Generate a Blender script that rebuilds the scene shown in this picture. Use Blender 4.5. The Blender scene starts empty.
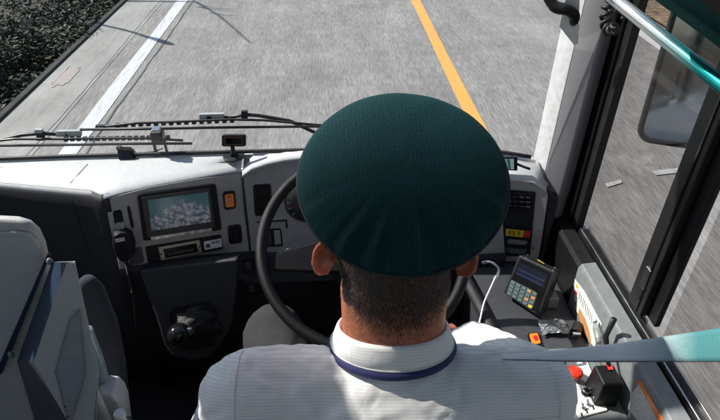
import bpy, bmesh, math, random
from math import sin, cos, tan, pi, radians, sqrt, atan2
from mathutils import Vector, Matrix, noise
random.seed(7)
R = radians
sc = bpy.context.scene
col = sc.collection

# ------------------------------------------------------------------ camera geometry (used to plan real positions)
YAW, PITCH, F = R(3.1), R(35.3), 560.0
CAM = Vector((0, 0, 2.6))
cf = Vector((sin(YAW)*cos(PITCH), cos(YAW)*cos(PITCH), -sin(PITCH)))
cr = Vector((cos(YAW), -sin(YAW), 0))
cu = cr.cross(cf)
def ray(u, v): return cf + cr*((u-360)/F) + cu*((210-v)/F)
def ax(u, v, i, val):
    d = ray(u, v); return CAM + d*((val-CAM[i])/d[i])
def X(u, v, x): return ax(u, v, 0, x)
def Y(u, v, y): return ax(u, v, 1, y)
def Z(u, v, z): return ax(u, v, 2, z)
def D(u, v, k): return CAM + ray(u, v)*k

# ------------------------------------------------------------------ materials
def mat(name, c, rough=.5, metal=0, var=.08, nscale=60, bump=0, bscale=200, emit=None, coat=0, trans=0, spec=None):
    m = bpy.data.materials.new(name); m.use_nodes = True
    nt = m.node_tree; b = nt.nodes['Principled BSDF']
    b.inputs['Roughness'].default_value = rough; b.inputs['Metallic'].default_value = metal
    if spec is not None: b.inputs['Specular IOR Level'].default_value = spec
    b.inputs['Coat Weight'].default_value = coat
    if trans: b.inputs['Transmission Weight'].default_value = trans
    tc = nt.nodes.new('ShaderNodeTexCoord')
    n = nt.nodes.new('ShaderNodeTexNoise'); n.inputs['Scale'].default_value = nscale; n.inputs['Detail'].default_value = 5
    nt.links.new(tc.outputs['Object'], n.inputs['Vector'])
    r = nt.nodes.new('ShaderNodeMapRange'); r.inputs[1].default_value = .3; r.inputs[2].default_value = .7
    r.inputs[3].default_value = 1-var*1.5; r.inputs[4].default_value = 1+var*1.5
    nt.links.new(n.outputs[0], r.inputs[0])
    mx = nt.nodes.new('ShaderNodeVectorMath'); mx.operation = 'SCALE'
    mx.inputs[0].default_value = c[:3]; nt.links.new(r.outputs[0], mx.inputs['Scale'])
    nt.links.new(mx.outputs[0], b.inputs['Base Color'])
    r2 = nt.nodes.new('ShaderNodeMapRange'); r2.inputs[1].default_value = .3; r2.inputs[2].default_value = .7
    r2.inputs[3].default_value = max(0.02, rough-.08); r2.inputs[4].default_value = min(1, rough+.08)
    n3 = nt.nodes.new('ShaderNodeTexNoise'); n3.inputs['Scale'].default_value = nscale*.3; n3.inputs['Detail'].default_value = 6
    nt.links.new(tc.outputs['Object'], n3.inputs['Vector']); nt.links.new(n3.outputs[0], r2.inputs[0])
    nt.links.new(r2.outputs[0], b.inputs['Roughness'])
    if bump:
        n2 = nt.nodes.new('ShaderNodeTexNoise'); n2.inputs['Scale'].default_value = bscale; n2.inputs['Detail'].default_value = 3
        nt.links.new(tc.outputs['Object'], n2.inputs['Vector'])
        bp = nt.nodes.new('ShaderNodeBump'); bp.inputs['Strength'].default_value = bump; bp.inputs['Distance'].default_value = .002
        nt.links.new(n2.outputs[0], bp.inputs['Height']); nt.links.new(bp.outputs[0], b.inputs['Normal'])
    if emit:
        b.inputs['Emission Color'].default_value = (*emit[:3], 1); b.inputs['Emission Strength'].default_value = emit[3]
    return m
def N(m): return m.node_tree.nodes, m.node_tree.links, m.node_tree.nodes['Principled BSDF']

def glass_mat(name, tint=(.93, .96, .95), gl=.06, rough=.0):
    m = bpy.data.materials.new(name); m.use_nodes = True; nt = m.node_tree; nt.nodes.clear()
    o = nt.nodes.new('ShaderNodeOutputMaterial'); mx = nt.nodes.new('ShaderNodeMixShader')
    t = nt.nodes.new('ShaderNodeBsdfTransparent'); g = nt.nodes.new('ShaderNodeBsdfGlossy')
    t.inputs[0].default_value = (*tint, 1); g.inputs['Roughness'].default_value = rough
    lw = nt.nodes.new('ShaderNodeLayerWeight'); lw.inputs[0].default_value = .5
    pw = nt.nodes.new('ShaderNodeMath'); pw.operation = 'POWER'; pw.inputs[1].default_value = 4; nt.links.new(lw.outputs['Facing'], pw.inputs[0])
    ad = nt.nodes.new('ShaderNodeMath'); ad.operation = 'MULTIPLY_ADD'; ad.inputs[1].default_value = .5; ad.inputs[2].default_value = gl; ad.use_clamp = True
    nt.links.new(pw.outputs[0], ad.inputs[0])
    nt.links.new(ad.outputs[0], mx.inputs[0]); nt.links.new(t.outputs[0], mx.inputs[1]); nt.links.new(g.outputs[0], mx.inputs[2])
    nt.links.new(mx.outputs[0], o.inputs[0]); return m

M = {}
M['dash_top'] = mat('dash_top', (.56, .57, .58), .5, bump=.5, bscale=900, var=.04)
M['console_grey'] = mat('console_grey', (.026, .027, .031), .5, bump=.5, bscale=700)
M['dash_dark'] = mat('dash_dark', (.014, .014, .018), .55, bump=.5, bscale=700)
M['dark'] = mat('dark_plastic', (.008, .008, .009), .45, bump=.2, bscale=500, spec=.3)
M['fascia'] = mat('fascia_paint', (.38, .365, .36), .38, .25, var=.04, bump=.1, bscale=1200)
M['seam'] = mat('seam_black', (.006, .006, .006), .8)
M['black'] = mat('black_rubber', (.010, .010, .011), .5)
M['gloss'] = mat('gloss_black', (.008, .008, .009), .12)
M['steel'] = mat('steel', (.55, .55, .53), .28, 1)
M['brass'] = mat('pale_metal', (.5, .45, .38), .35, .8)
M['orange'] = mat('orange_lens', (.75, .20, .03), .3, emit=(.9, .22, .03, .03))
M['red'] = mat('red_plastic', (.75, .035, .015), .3, var=.02)
M['redlbl'] = mat('red_label', (.5, .02, .01), .5)
M['yellow'] = mat('yellow_label', (.7, .5, .02), .5)
M['white'] = mat('white_label', (.75, .75, .73), .5)
M['orangelbl'] = mat('orange_label', (.55, .26, .10), .5)
M['chrome'] = mat('bright_trim', (.8, .8, .8), .15, 1)
M['grey'] = mat('grey_panel', (.17, .185, .19), .45, bump=.3, bscale=700)
M['darkgrey'] = mat('dark_grey_panel', (.05, .052, .06), .45, bump=.3, bscale=700)
M['pillar'] = mat('pillar_grey', (.19, .185, .20), .5, bump=.15, bscale=800, var=.03)
M['wheel'] = mat('wheel_leather', (.005, .005, .006), .45, bump=.4, bscale=900, spec=.25)
M['seat'] = mat('seat_shell', (.44, .445, .445), .45, bump=.4, bscale=600, var=.04)
M['navy'] = mat('navy_trim', (.015, .028, .055), .4)
M['skin'] = mat('skin', (.40, .13, .065), .55, var=.16, nscale=90, bump=.7, bscale=420)
M['trousers'] = mat('trousers', (.027, .027, .030), .9, bump=.9, bscale=900, var=.25, nscale=500)
M['navyband'] = mat('navy_ribbon', (.018, .02, .11), .6, bump=.6, bscale=1500)
M['wiper'] = mat('wiper_black', (.02, .021, .023), .45)
M['wipergrey'] = mat('wiper_clip', (.35, .37, .38), .4)
M['whitebody'] = mat('bus_paint', (.75, .76, .76), .15, coat=.6, var=.02)
M['key'] = mat('keypad_key', (.12, .17, .17), .4)
M['keypad'] = mat('keypad_field', (.06, .09, .09), .4)
M['glass'] = glass_mat('windscreen_glass', (.95, .97, .96), .035)
M['sglass'] = glass_mat('side_glass', (.80, .79, .78), .010)
M['clear'] = glass_mat('clear_plastic', (.9, .92, .92), .25, .08)
M['mirror'] = mat('mirror_glass', (.55, .60, .66), .01, 1, var=0)
M['lcddark'] = mat('lcd_dark', (.01, .012, .02), .12, emit=(.02, .03, .05, .08))
M['earth'] = mat('earth', (.05, .042, .032), .95, var=.4, nscale=3, bump=1, bscale=20)
M['cream'] = mat('white_plate', (.68, .68, .66), .4)
# subsurface skin so the sunlit ear glows
n, l, b = N(M['skin']); b.inputs['Subsurface Weight'].default_value = .35; b.inputs['Subsurface Radius'].default_value = (.02, .006, .003); b.inputs['Subsurface Scale'].default_value = .6

# ------------------------------------------------------------------ object helpers
def thing(name, label, cat, loc=(0, 0, 0), group=None):
    o = bpy.data.objects.new(name, None); o.empty_display_size = .05; col.objects.link(o)
    o.location = loc; o['label'] = label; o['category'] = cat
    if group: o['group'] = group
    return o
def tag(o, label, cat=None, group=None):
    o['label'] = label
    if cat: o['category'] = cat
    if group: o['group'] = group
    return o
WORLD = {}
def wloc(o): return WORLD.get(o.name, Vector(o.location)) if o else Vector()
def link(name, me, m, parent=None, smooth=False, keep=False):
    mats = m if isinstance(m, (list, tuple)) else [m]
    for k in mats: me.materials.append(k)
    vs = me.vertices
    if len(vs) and not keep:
        lo = [min(v.co[i] for v in vs) for i in range(3)]; hi = [max(v.co[i] for v in vs) for i in range(3)]
        c = Vector(((lo[0]+hi[0])/2, (lo[1]+hi[1])/2, lo[2]))
        me.transform(Matrix.Translation(-c))
    else: c = Vector()
    if smooth:
        for p in me.polygons: p.use_smooth = True
    o = bpy.data.objects.new(name, me); col.objects.link(o)
    o.location = c - wloc(parent)
    if parent: o.parent = parent
    WORLD[o.name] = c.copy()
    return o
def mesh(name, verts, faces, m, parent=None, smooth=False, keep=False, fix=True):
    me = bpy.data.meshes.new(name); me.from_pydata([tuple(v) for v in verts], [], faces)
    if fix:
        bm = bmesh.new(); bm.from_mesh(me); bmesh.ops.recalc_face_normals(bm, faces=bm.faces); bm.to_mesh(me); bm.free()
    return link(name, me, m, parent, smooth, keep)
def bevel(o, w, seg=2):
    b = o.modifiers.new('bevel', 'BEVEL'); b.width = w; b.segments = seg; b.limit_method = 'ANGLE'; b.angle_limit = R(35)
    for p in o.data.polygons: p.use_smooth = True
    b.harden_normals = True
    return o
class MB:
    def __init__(s): s.v = []; s.f = []; s.mi = []
    def add(s, v, f, mi=0):
        k = len(s.v); s.v += [Vector(p) for p in v]; s.f += [[i+k for i in q] for q in f]; s.mi += [mi]*len(f); return s
    def prism(s, pts, vec, mi=0):
        pts = [Vector(p) for p in pts]; vec = Vector(vec); n_ = len(pts)
        return s.add(pts+[p+vec for p in pts], [list(range(n_))[::-1], list(range(n_, 2*n_))]+[[i, (i+1) % n_, n_+(i+1) % n_, n_+i] for i in range(n_)], mi)
    def frustum(s, a, b_, mi=0):
        n_ = len(a)
        return s.add(list(a)+list(b_), [list(range(n_))[::-1], list(range(n_, 2*n_))]+[[i, (i+1) % n_, n_+(i+1) % n_, n_+i] for i in range(n_)], mi)
    def box(s, c, size, rot=None, mi=0):
        c = Vector(c); h = Vector(size)/2; rot = rot or Matrix.Identity(3)
        p = [c+rot@Vector((x*h.x, y*h.y, z*h.z)) for x, y, z in [(-1, -1, -1), (1, -1, -1), (1, 1, -1), (-1, 1, -1), (-1, -1, 1), (1, -1, 1), (1, 1, 1), (-1, 1, 1)]]
        return s.add(p, [[3, 2, 1, 0], [4, 5, 6, 7], [0, 1, 5, 4], [1, 2, 6, 5], [2, 3, 7, 6], [3, 0, 4, 7]], mi)
    def tube(s, pts, r, seg=10, closed=False, mi=0, flat=None):
        pts = [Vector(p) for p in pts]; n_ = len(pts); rs = r if isinstance(r, (list, tuple)) else [r]*n_
        base = len(s.v); nrm = None
        for i, p in enumerate(pts):
            a = pts[i-1] if (i or closed) else p; c = pts[(i+1) % n_] if (i < n_-1 or closed) else p
            t = (c-a).normalized()
            if nrm is None:
                nrm = t.orthogonal().normalized()
            nrm = (nrm-t*nrm.dot(t)).normalized(); bi = t.cross(nrm)
            for k in range(seg):
                an = 2*pi*k/seg; s.v.append(p+(nrm*cos(an)+bi*sin(an))*rs[i])
        rings = n_ if closed else n_-1
        for i in range(rings):
            j = (i+1) % n_
            for k in range(seg):
                s.f.append([base+i*seg+k, base+i*seg+(k+1) % seg, base+j*seg+(k+1) % seg, base+j*seg+k]); s.mi.append(mi)
        if not closed:
            s.f.append([base+k for k in range(seg)][::-1]); s.f.append([base+(n_-1)*seg+k for k in range(seg)]); s.mi += [mi, mi]
        return s
    def cyl(s, a, b_, r, seg=20, mi=0, r2=None):
        return s.tube([a, b_], [r, r if r2 is None else r2], seg, mi=mi)
    def ell(s, c, rad, rot=None, nu=20, nv=12, mi=0):
        c = Vector(c); rot = rot or Matrix.Identity(3); rad = (rad,)*3 if isinstance(rad, (int, float)) else rad
        v = [c+rot@Vector((0, 0, rad[2]))]
        for j in range(1, nv):
            th = pi*j/nv
            for i in range(nu):
                ph = 2*pi*i/nu; v.append(c+rot@Vector((rad[0]*sin(th)*cos(ph), rad[1]*sin(th)*sin(ph), rad[2]*cos(th))))
        v.append(c+rot@Vector((0, 0, -rad[2])))
        f = [[0, 1+i, 1+(i+1) % nu] for i in range(nu)]
        for j in range(nv-2):
            for i in range(nu):
                a = 1+j*nu+i; b2 = 1+j*nu+(i+1) % nu; f.append([a, a+nu, b2+nu, b2])
        e = len(v)-1; f += [[e, 1+(nv-2)*nu+(i+1) % nu, 1+(nv-2)*nu+i] for i in range(nu)]
        return s.add(v, f, mi)
    def capsule(s, a, b_, ra, rb=None, seg=16):
        rb = ra if rb is None else rb; a = Vector(a); b_ = Vector(b_)
        s.ell(a, ra, nu=seg, nv=10); s.ell(b_, rb, nu=seg, nv=10); return s.tube([a, b_], [ra, rb], seg)
    def build(s, name, m, parent=None, smooth=False, keep=False, fix=True):
        o = mesh(name, s.v, s.f, m, parent, smooth, keep, fix)
        if any(s.mi):
            for p, k in zip(o.data.polygons, s.mi): p.material_index = k
        return o
def smoothcurve(pts, n_=8):
    pts = [Vector(p) for p in pts]; P = [pts[0]]+pts+[pts[-1]]; out = []
    for i in range(1, len(P)-2):
        for k in range(n_):
            t = k/n_; a, b_, c, d = P[i-1], P[i], P[i+1], P[i+2]
            out.append(.5*((2*b_)+(c-a)*t+(2*a-5*b_+4*c-d)*t*t+(3*b_-a-3*c+d)*t**3))
    out.append(P[-2]); return out
def rrect(w, h, r, n_=4):
    out = []
    for cx, cy, a0 in [(w/2-r, h/2-r, 0), (-w/2+r, h/2-r, 90), (-w/2+r, -h/2+r, 180), (w/2-r, -h/2+r, 270)]:
        for k in range(n_+1):
            a = R(a0+90*k/n_); out.append((cx+r*cos(a), cy+r*sin(a)))
    return out
class Plane:
    """a real flat panel: origin o, right e, up g, outward normal n"""
    def __init__(s, o, pr, pu):
        s.o = Vector(o); s.e = (Vector(pr)-s.o).normalized(); g = Vector(pu)-s.o; s.g = (g-s.e*g.dot(s.e)).normalized(); s.n = s.e.cross(s.g)
        if s.n.dot(CAM-s.o) < 0: s.n = -s.n
    def hit(s, u, v):
        d = ray(u, v); return CAM+d*((s.o-CAM).dot(s.n)/d.dot(s.n))
    def quad(s, px, off=0): return [s.hit(*p)+s.n*off for p in px]
    def plate(s, name, px, t, m, parent, off=0, bev=.002, seg=2):
        o = MB().prism(s.quad(px, off), s.n*t).build(name, m, parent)
        if bev: bevel(o, bev, seg)
        return o
    def frame_at(s, u, v, ang=0):
        c = s.hit(u, v); return c
    def rplate(s, name, px4, t, m, parent, off=0, rad=.2, bev=.0015):
        """rounded plate with corners px4 (TL,TR,BR,BL), rad = fraction"""
        tl, tr, br, bl = [s.hit(*p) for p in px4]
        pts = []
        for (x, y) in rrect(1, 1, rad, 4):
            a, b_ = x+.5, y+.5
            top = tl.lerp(tr, a); bot = bl.lerp(br, a); pts.append(bot.lerp(top, b_)+s.n*off)
        o = MB().prism(pts, s.n*t).build(name, m, parent)
        if bev: bevel(o, bev, 2)
        return o

# ------------------------------------------------------------------ SETTING
def asphalt():
    m = bpy.data.materials.new('asphalt'); m.use_nodes = True; nt = m.node_tree; b = nt.nodes['Principled BSDF']; b.inputs['Roughness'].default_value = .85
    tc = nt.nodes.new('ShaderNodeTexCoord')
    mp = nt.nodes.new('ShaderNodeMapping'); mp.inputs['Scale'].default_value = (1, .10, 1); nt.links.new(tc.outputs['Object'], mp.inputs[0])
    def nz(s, d, src=mp, rough=.6):
        n_ = nt.nodes.new('ShaderNodeTexNoise'); n_.inputs['Scale'].default_value = s; n_.inputs['Detail'].default_value = d; n_.inputs['Roughness'].default_value = rough
        nt.links.new(src.outputs[0] if src is mp else src.outputs['Object'], n_.inputs['Vector']); return n_
    a = nz(52, 4, rough=.75); c = nz(1.3, 4, tc); d = nz(7, 3)
    r1 = nt.nodes.new('ShaderNodeValToRGB'); e = r1.color_ramp.elements
    e[0].position = .30; e[0].color = (.108, .104, .10, 1); e[1].position = .76; e[1].color = (.295, .283, .265, 1)
    x = e.new(.5); x.color = (.182, .176, .168, 1)
    nt.links.new(a.outputs[0], r1.inputs[0])
    def scale(prev, fac, lo, hi):
        r_ = nt.nodes.new('ShaderNodeMapRange'); r_.inputs[1].default_value = .3; r_.inputs[2].default_value = .7; r_.inputs[3].default_value = lo; r_.inputs[4].default_value = hi
        nt.links.new(fac.outputs[0], r_.inputs[0]); s_ = nt.nodes.new('ShaderNodeVectorMath'); s_.operation = 'SCALE'
        nt.links.new(prev, s_.inputs[0]); nt.links.new(r_.outputs[0], s_.inputs['Scale']); return s_.outputs[0]
    o = scale(r1.outputs[0], c, .82, 1.15); o = scale(o, d, .86, 1.14)
    nt.links.new(o, b.inputs['Base Color'])
    bp = nt.nodes.new('ShaderNodeBump'); bp.inputs['Strength'].default_value = .6; bp.inputs['Distance'].default_value = .006
    nt.links.new(a.outputs[0], bp.inputs['Height']); nt.links.new(bp.outputs[0], b.inputs['Normal'])
    return m
def paint(name, c, wear=.45):
    m = asphalt(); m.name = name; nt = m.node_tree; b = nt.nodes['Principled BSDF']
    src = b.inputs['Base Color'].links[0].from_socket
    tc = [x for x in nt.nodes if x.type == 'TEX_COORD'][0]; mp = [x for x in nt.nodes if x.type == 'MAPPING'][0]
    n_ = nt.nodes.new('ShaderNodeTexNoise'); n_.inputs['Scale'].default_value = 22; n_.inputs['Detail'].default_value = 8; n_.inputs['Roughness'].default_value = .75
    nt.links.new(mp.outputs[0], n_.inputs['Vector'])
    r_ = nt.nodes.new('ShaderNodeMapRange'); r_.inputs[1].default_value = .50; r_.inputs[2].default_value = .70; r_.inputs[3].default_value = 0; r_.inputs[4].default_value = wear
    nt.links.new(n_.outputs[0], r_.inputs[0])
    mx = nt.nodes.new('ShaderNodeMix'); mx.data_type = 'RGBA'; nt.links.new(r_.outputs[0], mx.inputs[0]); mx.inputs[6].default_value = (*c, 1)
    nt.links.new(src, mx.inputs[7]); nt.links.new(mx.outputs[2], b.inputs['Base Color']); return m
def structure(name, o): o['kind'] = 'structure'; return o
def sheet(name, x0, x1, y0, y1, z, m, seg=1):
    v = []; f = []
    for i in range(seg+1):
        y = y0+(y1-y0)*i/seg; v += [(x0, y, z), (x1, y, z)]
    for i in range(seg): f.append([2*i, 2*i+1, 2*i+3, 2*i+2])
    return structure(name, mesh(name, v, f, m, keep=True))
MA = asphalt()
dry = mat('dry_grass', (.17, .125, .075), .95, var=.45, nscale=8, bump=1, bscale=60)
sheet('ground', -3.5, 400, -400, 400, -.06, M['earth'])
sheet('lower_ground', -400, -3.45, -400, 400, -1.2, mat('dark_earth', (.022, .019, .015), .95, var=.5, nscale=3, bump=1, bscale=20))
sheet('road', -3.42, 4.98, -300, 300, 0, MA)
shoulder = asphalt(); shoulder.name = 'shoulder_concrete'
for e in [x for x in shoulder.node_tree.nodes if x.type == 'VALTORGB'][0].color_ramp.elements:
    e.color = (min(1, e.color[0]*.45+.145), min(1, e.color[1]*.45+.145), min(1, e.color[2]*.45+.135), 1)
sheet('road_shoulder', -3.42, -2.80, -300, 300, .004, shoulder)
def line(name, x0, x1, z, m, seed):
    rn = random.Random(seed); v = []; f = []; ys_ = [-300, -20]+[-20+.06*i for i in range(1, 900)]+[300]
    for y in ys_: v += [(x0+rn.gauss(0, .0012)+.004*sin(y*1.7), y, z), (x1+rn.gauss(0, .0012)+.004*sin(y*1.3+seed), y, z)]
    for i in range(len(ys_)-1): f.append([2*i, 2*i+1, 2*i+3, 2*i+2])
    return structure(name, mesh(name, v, f, m, keep=True))
line('white_road_line', -2.57, -2.40, .005, paint('white_paint', (.46, .47, .49), .75), 1)
line('yellow_road_line', 1.40, 1.55, .004, paint('orange_paint', (.62, .285, .06), .45), 2)
sheet('right_road_line', 4.42, 4.57, -300, 300, .004, paint('white_paint_b', (.5, .5, .49)))
sheet('right_verge', 4.98, 60, -300, 300, .02, dry)
# kerb at the left edge
kb = MB(); kb.prism([(-3.42, -60, -1.2), (-3.42, -60, .02), (-3.43, -60, .03), (-3.50, -60, .03), (-3.52, -60, -1.2)], (0, 200, 0))
structure('k', kb.build('kerb', mat('kerb_dark', (.022, .02, .02), .9, var=.3, nscale=6, bump=1, bscale=60), keep=True))
# road patch and crack sealing lines
crk = MB()
random.seed(3)
def crackline(x0, y0, y1, w, wob, slope=0):
    pts = []; y = y0; x = x0
    while y < y1:
        pts.append((x+slope*(y-y0), y)); y += .22; x += random.uniform(-wob, wob)
    v = []
    for (a, b_) in pts:
        ww = w*random.uniform(.5, 1.3); v += [(a-ww/2, b_, .0058), (a+ww/2, b_, .0058)]
    crk.add(v, [[2*i, 2*i+1, 2*i+3, 2*i+2] for i in range(len(pts)-1)])
crackline(-2.30, 3.5, 14, .016, .012); crackline(-2.86, 3.5, 14, .010, .01)
structure('c', crk.build('road_seam', mat('sealant', (.06, .06, .062), .7, var=.3), keep=True))
cl = MB()
pts = [(-1.75, 6.3), (-1.62, 6.7), (-1.66, 7.1), (-1.45, 7.5), (-1.5, 7.9), (-1.3, 8.3), (-1.36, 8.9), (-1.2, 9.6), (-1.3, 10.6)]
fine = smoothcurve([(a, b_, 0) for a, b_ in pts], 9); pts = [(p.x+.07*noise.noise(p*3.1)+.03*noise.noise(p*11), p.y) for p in fine]; v = []
for a, b_ in pts:
    ww = .010+.03*abs(noise.noise(Vector((a*5, b_*4, 1)))); v += [(a-ww, b_, .0052), (a+ww, b_, .0052)]
cl.add(v, [[2*i, 2*i+1, 2*i+3, 2*i+2] for i in range(len(pts)-1)])
if 0: structure('c', cl.build('road_scuff', paint('pale_scuff', (.235, .23, .225), 1), keep=True))
rp = MB(); rn = random.Random(6)
for k in range(7):
    x = -3.30+k*.0285; a = 6.38+rn.uniform(-.09, .09); b_ = 6.9+rn.uniform(-.12, .12)
    rp.add([(x, a, .009), (x+.03, a+.03, .009), (x+.02, b_, .009), (x-.01, b_-.02, .009)], [[0, 1, 2, 3]])
structure('c', rp.build('road_patch', paint('pink_paint', (.30, .265, .255), .9), keep=True))

wm = paint('glint_white', (.40, .40, .39), .9)  # pale strips laid on the road in place of side-glass reflections
def gz(u, v): p = Z(u, v, 0); return Vector((p.x, p.y, .009))
for px4 in [[(604.5, 184.5), (621, 180.2), (622, 183.5), (607, 188)], [(651, 171.5), (690, 167.5), (690, 172), (656, 176)]]:
    structure('m', MB().add([gz(*p) for p in px4], [[0, 1, 2, 3]]).build('glass_glint_strip', wm, keep=True))
# vegetation on the left bank
leafm = bpy.data.materials.new('leaf'); leafm.use_nodes = True
n_, l_, b_ = N(leafm); oi = n_.new('ShaderNodeObjectInfo'); geo = n_.new('ShaderNodeNewGeometry')
rmp = n_.new('ShaderNodeValToRGB'); e = rmp.color_ramp.elements
e[0].color = (.006, .009, .005, 1); e[1].color = (.15, .17, .18, 1); q = e.new(.6); q.color = (.022, .036, .010, 1); q = e.new(.86); q.color = (.065, .060, .018, 1)
l_.new(geo.outputs['Random Per Island'], rmp.inputs[0]); l_.new(rmp.outputs[0], b_.inputs['Base Color']); b_.inputs['Roughness'].default_value = .8
bark = mat('bark', (.05, .038, .028), .9, bump=1, bscale=60)
def shrub_mesh(seed, h, r, nleaf):
    rnd = random.Random(seed); stems = MB(); leaves = MB(); blobs = []
    for k in range(9):
        a = rnd.uniform(0, 2*pi); rr = r*rnd.uniform(.2, .75); top = Vector((cos(a)*rr, sin(a)*rr, h*rnd.uniform(.45, .95)))
        mid = top*.5+Vector((rnd.uniform(-.1, .1), rnd.uniform(-.1, .1), 0))
        stems.tube(smoothcurve([(0, 0, 0), mid, top], 4), [.03-.0028*i for i in range(9)], 6)
        blobs.append((top, rnd.uniform(.22, .4)*r)); blobs.append((mid+Vector((cos(a), sin(a), 0))*.15*r, .3*r))
    for k in range(nleaf):
        c, br = rnd.choice(blobs); d = Vector((rnd.gauss(0, 1), rnd.gauss(0, 1), rnd.gauss(0, 1))).normalized()*br*rnd.uniform(.5, 1.1)
        p = c+d; s = rnd.uniform(.025, .055); t = Vector((rnd.gauss(0, 1), rnd.gauss(0, 1), rnd.gauss(0, .7))).normalized(); w = t.orthogonal().normalized()
        w = Matrix.Rotation(rnd.uniform(0, 6), 3, t)@w
        leaves.add([p, p+t*s+w*s*.45, p+t*s*2.1, p+t*s-w*s*.45], [[0, 1, 2, 3]])
    return stems, leaves
protos = []
for k, (h, r) in enumerate([(1.5, 1.0), (1.1, .9), (2.0, 1.1)]):
    st, lv = shrub_mesh(k+11, h, r, 5200)
    root = thing('roadside_shrub', 'x', 'shrub', (0, 0, 0), 'shrubs on the left bank')
    a = lv.build('crown', leafm, root, keep=True, fix=False); b2 = st.build('trunk', bark, root, smooth=True, keep=True)
    protos.append(root)
spots = [(-4.6, 6.6, 1, 'low shrub nearest the bus, cut by the left edge of the photo'), (-4.35, 7.9, 2, 'second shrub along the kerb, just above the nearest one'), (-4.4, 9.2, 0, 'shrub beside the kerb in the middle of the left bank'), (-4.4, 10.6, 2, 'shrub touching the kerb where it leaves the top of the photo'), (-5.9, 8.3, 2, 'shrub at the left edge, behind the nearest low one'), (-6.1, 9.9, 0, 'leafy shrub in the very top left corner'), (-5.3, 9.5, 2, 'shrub between the corner one and the kerbside row'), (-5.6, 11.4, 2, 'tall shrub highest in the photo on the left bank'), (-4.5, 12.2, 0, 'farthest kerbside shrub, partly beyond the top edge'), (-7.2, 8.9, 0, 'shrub on the far left, mostly outside the photo'), (-4.2, 5.6, 1, 'low shrub wedged against the kerb foot, lower left bank'), (-5.3, 7.3, 1, 'shrub in deep shade left of the second kerbside one')]
usedp = set()
for i, (x, y, k, lab) in enumerate(spots):
    p = protos[k]
    if k in usedp:
        r_ = p.copy(); col.objects.link(r_)
        for ch in list(p.children):
            c = ch.copy(); col.objects.link(c); c.parent = r_
    else: r_ = p; usedp.add(k)
    r_.scale = (1, 1, .62 if k == 2 else .8); r_.location = (x, y, -1.2); r_.rotation_euler = (0, 0, i*1.7); r_['label'] = lab
litter = MB(); rnd = random.Random(5)
for k in range(9000):
    p = Vector((rnd.uniform(-8.5, -3.55), rnd.uniform(4.2, 14), -1.19+rnd.uniform(0, .06))); s = rnd.uniform(.015, .045)
    t = Vector((rnd.gauss(0, 1), rnd.gauss(0, 1), rnd.gauss(0, .5))).normalized(); w = t.orthogonal().normalized()
    litter.add([p, p+t*s+w*s*.5, p+t*s*2, p+t*s-w*s*.5], [[0, 1, 2, 3]])
o = litter.build('ground_cover', leafm, keep=True, fix=False); o['kind'] = 'stuff'; o['label'] = 'dark fallen leaves and low growth on the left bank'

# ------------------------------------------------------------------ SUN
SUN = Vector((-.80, .34, .84)).normalized()      # direction towards the sun
sd = bpy.data.lights.new('sun', 'SUN'); sd.energy = 4.6; sd.angle = R(.5); sd.color = (1, .955, .89)
so = bpy.data.objects.new('sun', sd); col.objects.link(so); so.rotation_euler = (-SUN).to_track_quat('-Z', 'Y').to_euler()
# bare roadside tree just outside the frame whose limb shadows fall on the lane
tr = thing('bare_tree', 'bare slender roadside tree beyond the kerb whose twigs shade the lane', 'tree', (-6.6, 10.4, -1.2))
def from_shadow(x, y, h): return Vector((x, y, 0))+SUN*(h/SUN.z)
tb = MB(); lb = MB()
A = from_shadow(-2.25, 9.9, 3.6); B = from_shadow(-1.1, 7.75, 3.3); base = Vector((-6.6, 10.4, -1.2))
tb.tube(smoothcurve([base, base+Vector((.1, .05, 1.6)), A.lerp(base, .3)+Vector((0, 0, .5)), A], 6), [.10-.0045*i for i in range(19)], 10)
lb.tube(smoothcurve([A, A.lerp(B, .4)+Vector((0, .05, .06)), B], 6), [.022-.001*i for i in range(13)], 8)
for t_, dx in [(.08, .45), (.2, -.35), (.3, .25), (.15, .3)]:
    p = A.lerp(B, t_); lb.tube([p, p+Vector((dx*.6, -dx*.5, .1)), p+Vector((dx, -dx*.4, .25))], [.016, .012, .006], 6)
tb.build('trunk', bark, tr, smooth=True); lb.build('branch', bark, tr, smooth=True)
C1 = from_shadow(-2.55, 8.05, 3.0); C2 = from_shadow(-2.15, 7.72, 3.05)
l2 = MB().tube(smoothcurve([base+Vector((.1, .05, 1.6)), C1+Vector((-.6, .5, -.2)), C1, C2], 5), [.03]*10+[.04, .05, .06, .055, .04, .02], 8)
l2.build('branch', bark, tr, smooth=True)

# ------------------------------------------------------------------ BUS SHELL
bus = thing('bus', 'white bus whose own cab the driver sits in, with grey pillar and large windows', 'bus', (0, -3, 0))
def part(mb, name, m, bev=0, parent=bus, smooth=False):
    o = mb.build(name, m, parent, smooth)
    if bev: bevel(o, bev)
    return o
sbd = glass_mat('shade_softener', gl=.02); nt_ = sbd.node_tree; tb_n = [x for x in nt_.nodes if x.type == 'BSDF_TRANSPARENT'][0]
tcn = nt_.nodes.new('ShaderNodeTexCoord'); sxn = nt_.nodes.new('ShaderNodeSeparateXYZ'); crn = nt_.nodes.new('ShaderNodeValToRGB'); crn.color_ramp.interpolation = 'EASE'
nt_.links.new(tcn.outputs['Generated'], sxn.inputs[0]); nt_.links.new(sxn.outputs[1], crn.inputs[0]); nt_.links.new(crn.outputs[0], tb_n.inputs[0])
floor_m = mat('rubber_floor', (.008, .008, .009), .7, bump=.3)
part(MB().box((-.4, .5, .80), (2.3, 2.1, .1)).box((-.4, -5.1, 1.0), (2.3, 9.0, .1)), 'floor_panel', floor_m)
part(MB().box((-.4, -5.2, 1.053), (2.2, 8.6, .004)), 'aisle_covering', mat('aisle_vinyl', (.34, .32, .29), .6))
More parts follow.
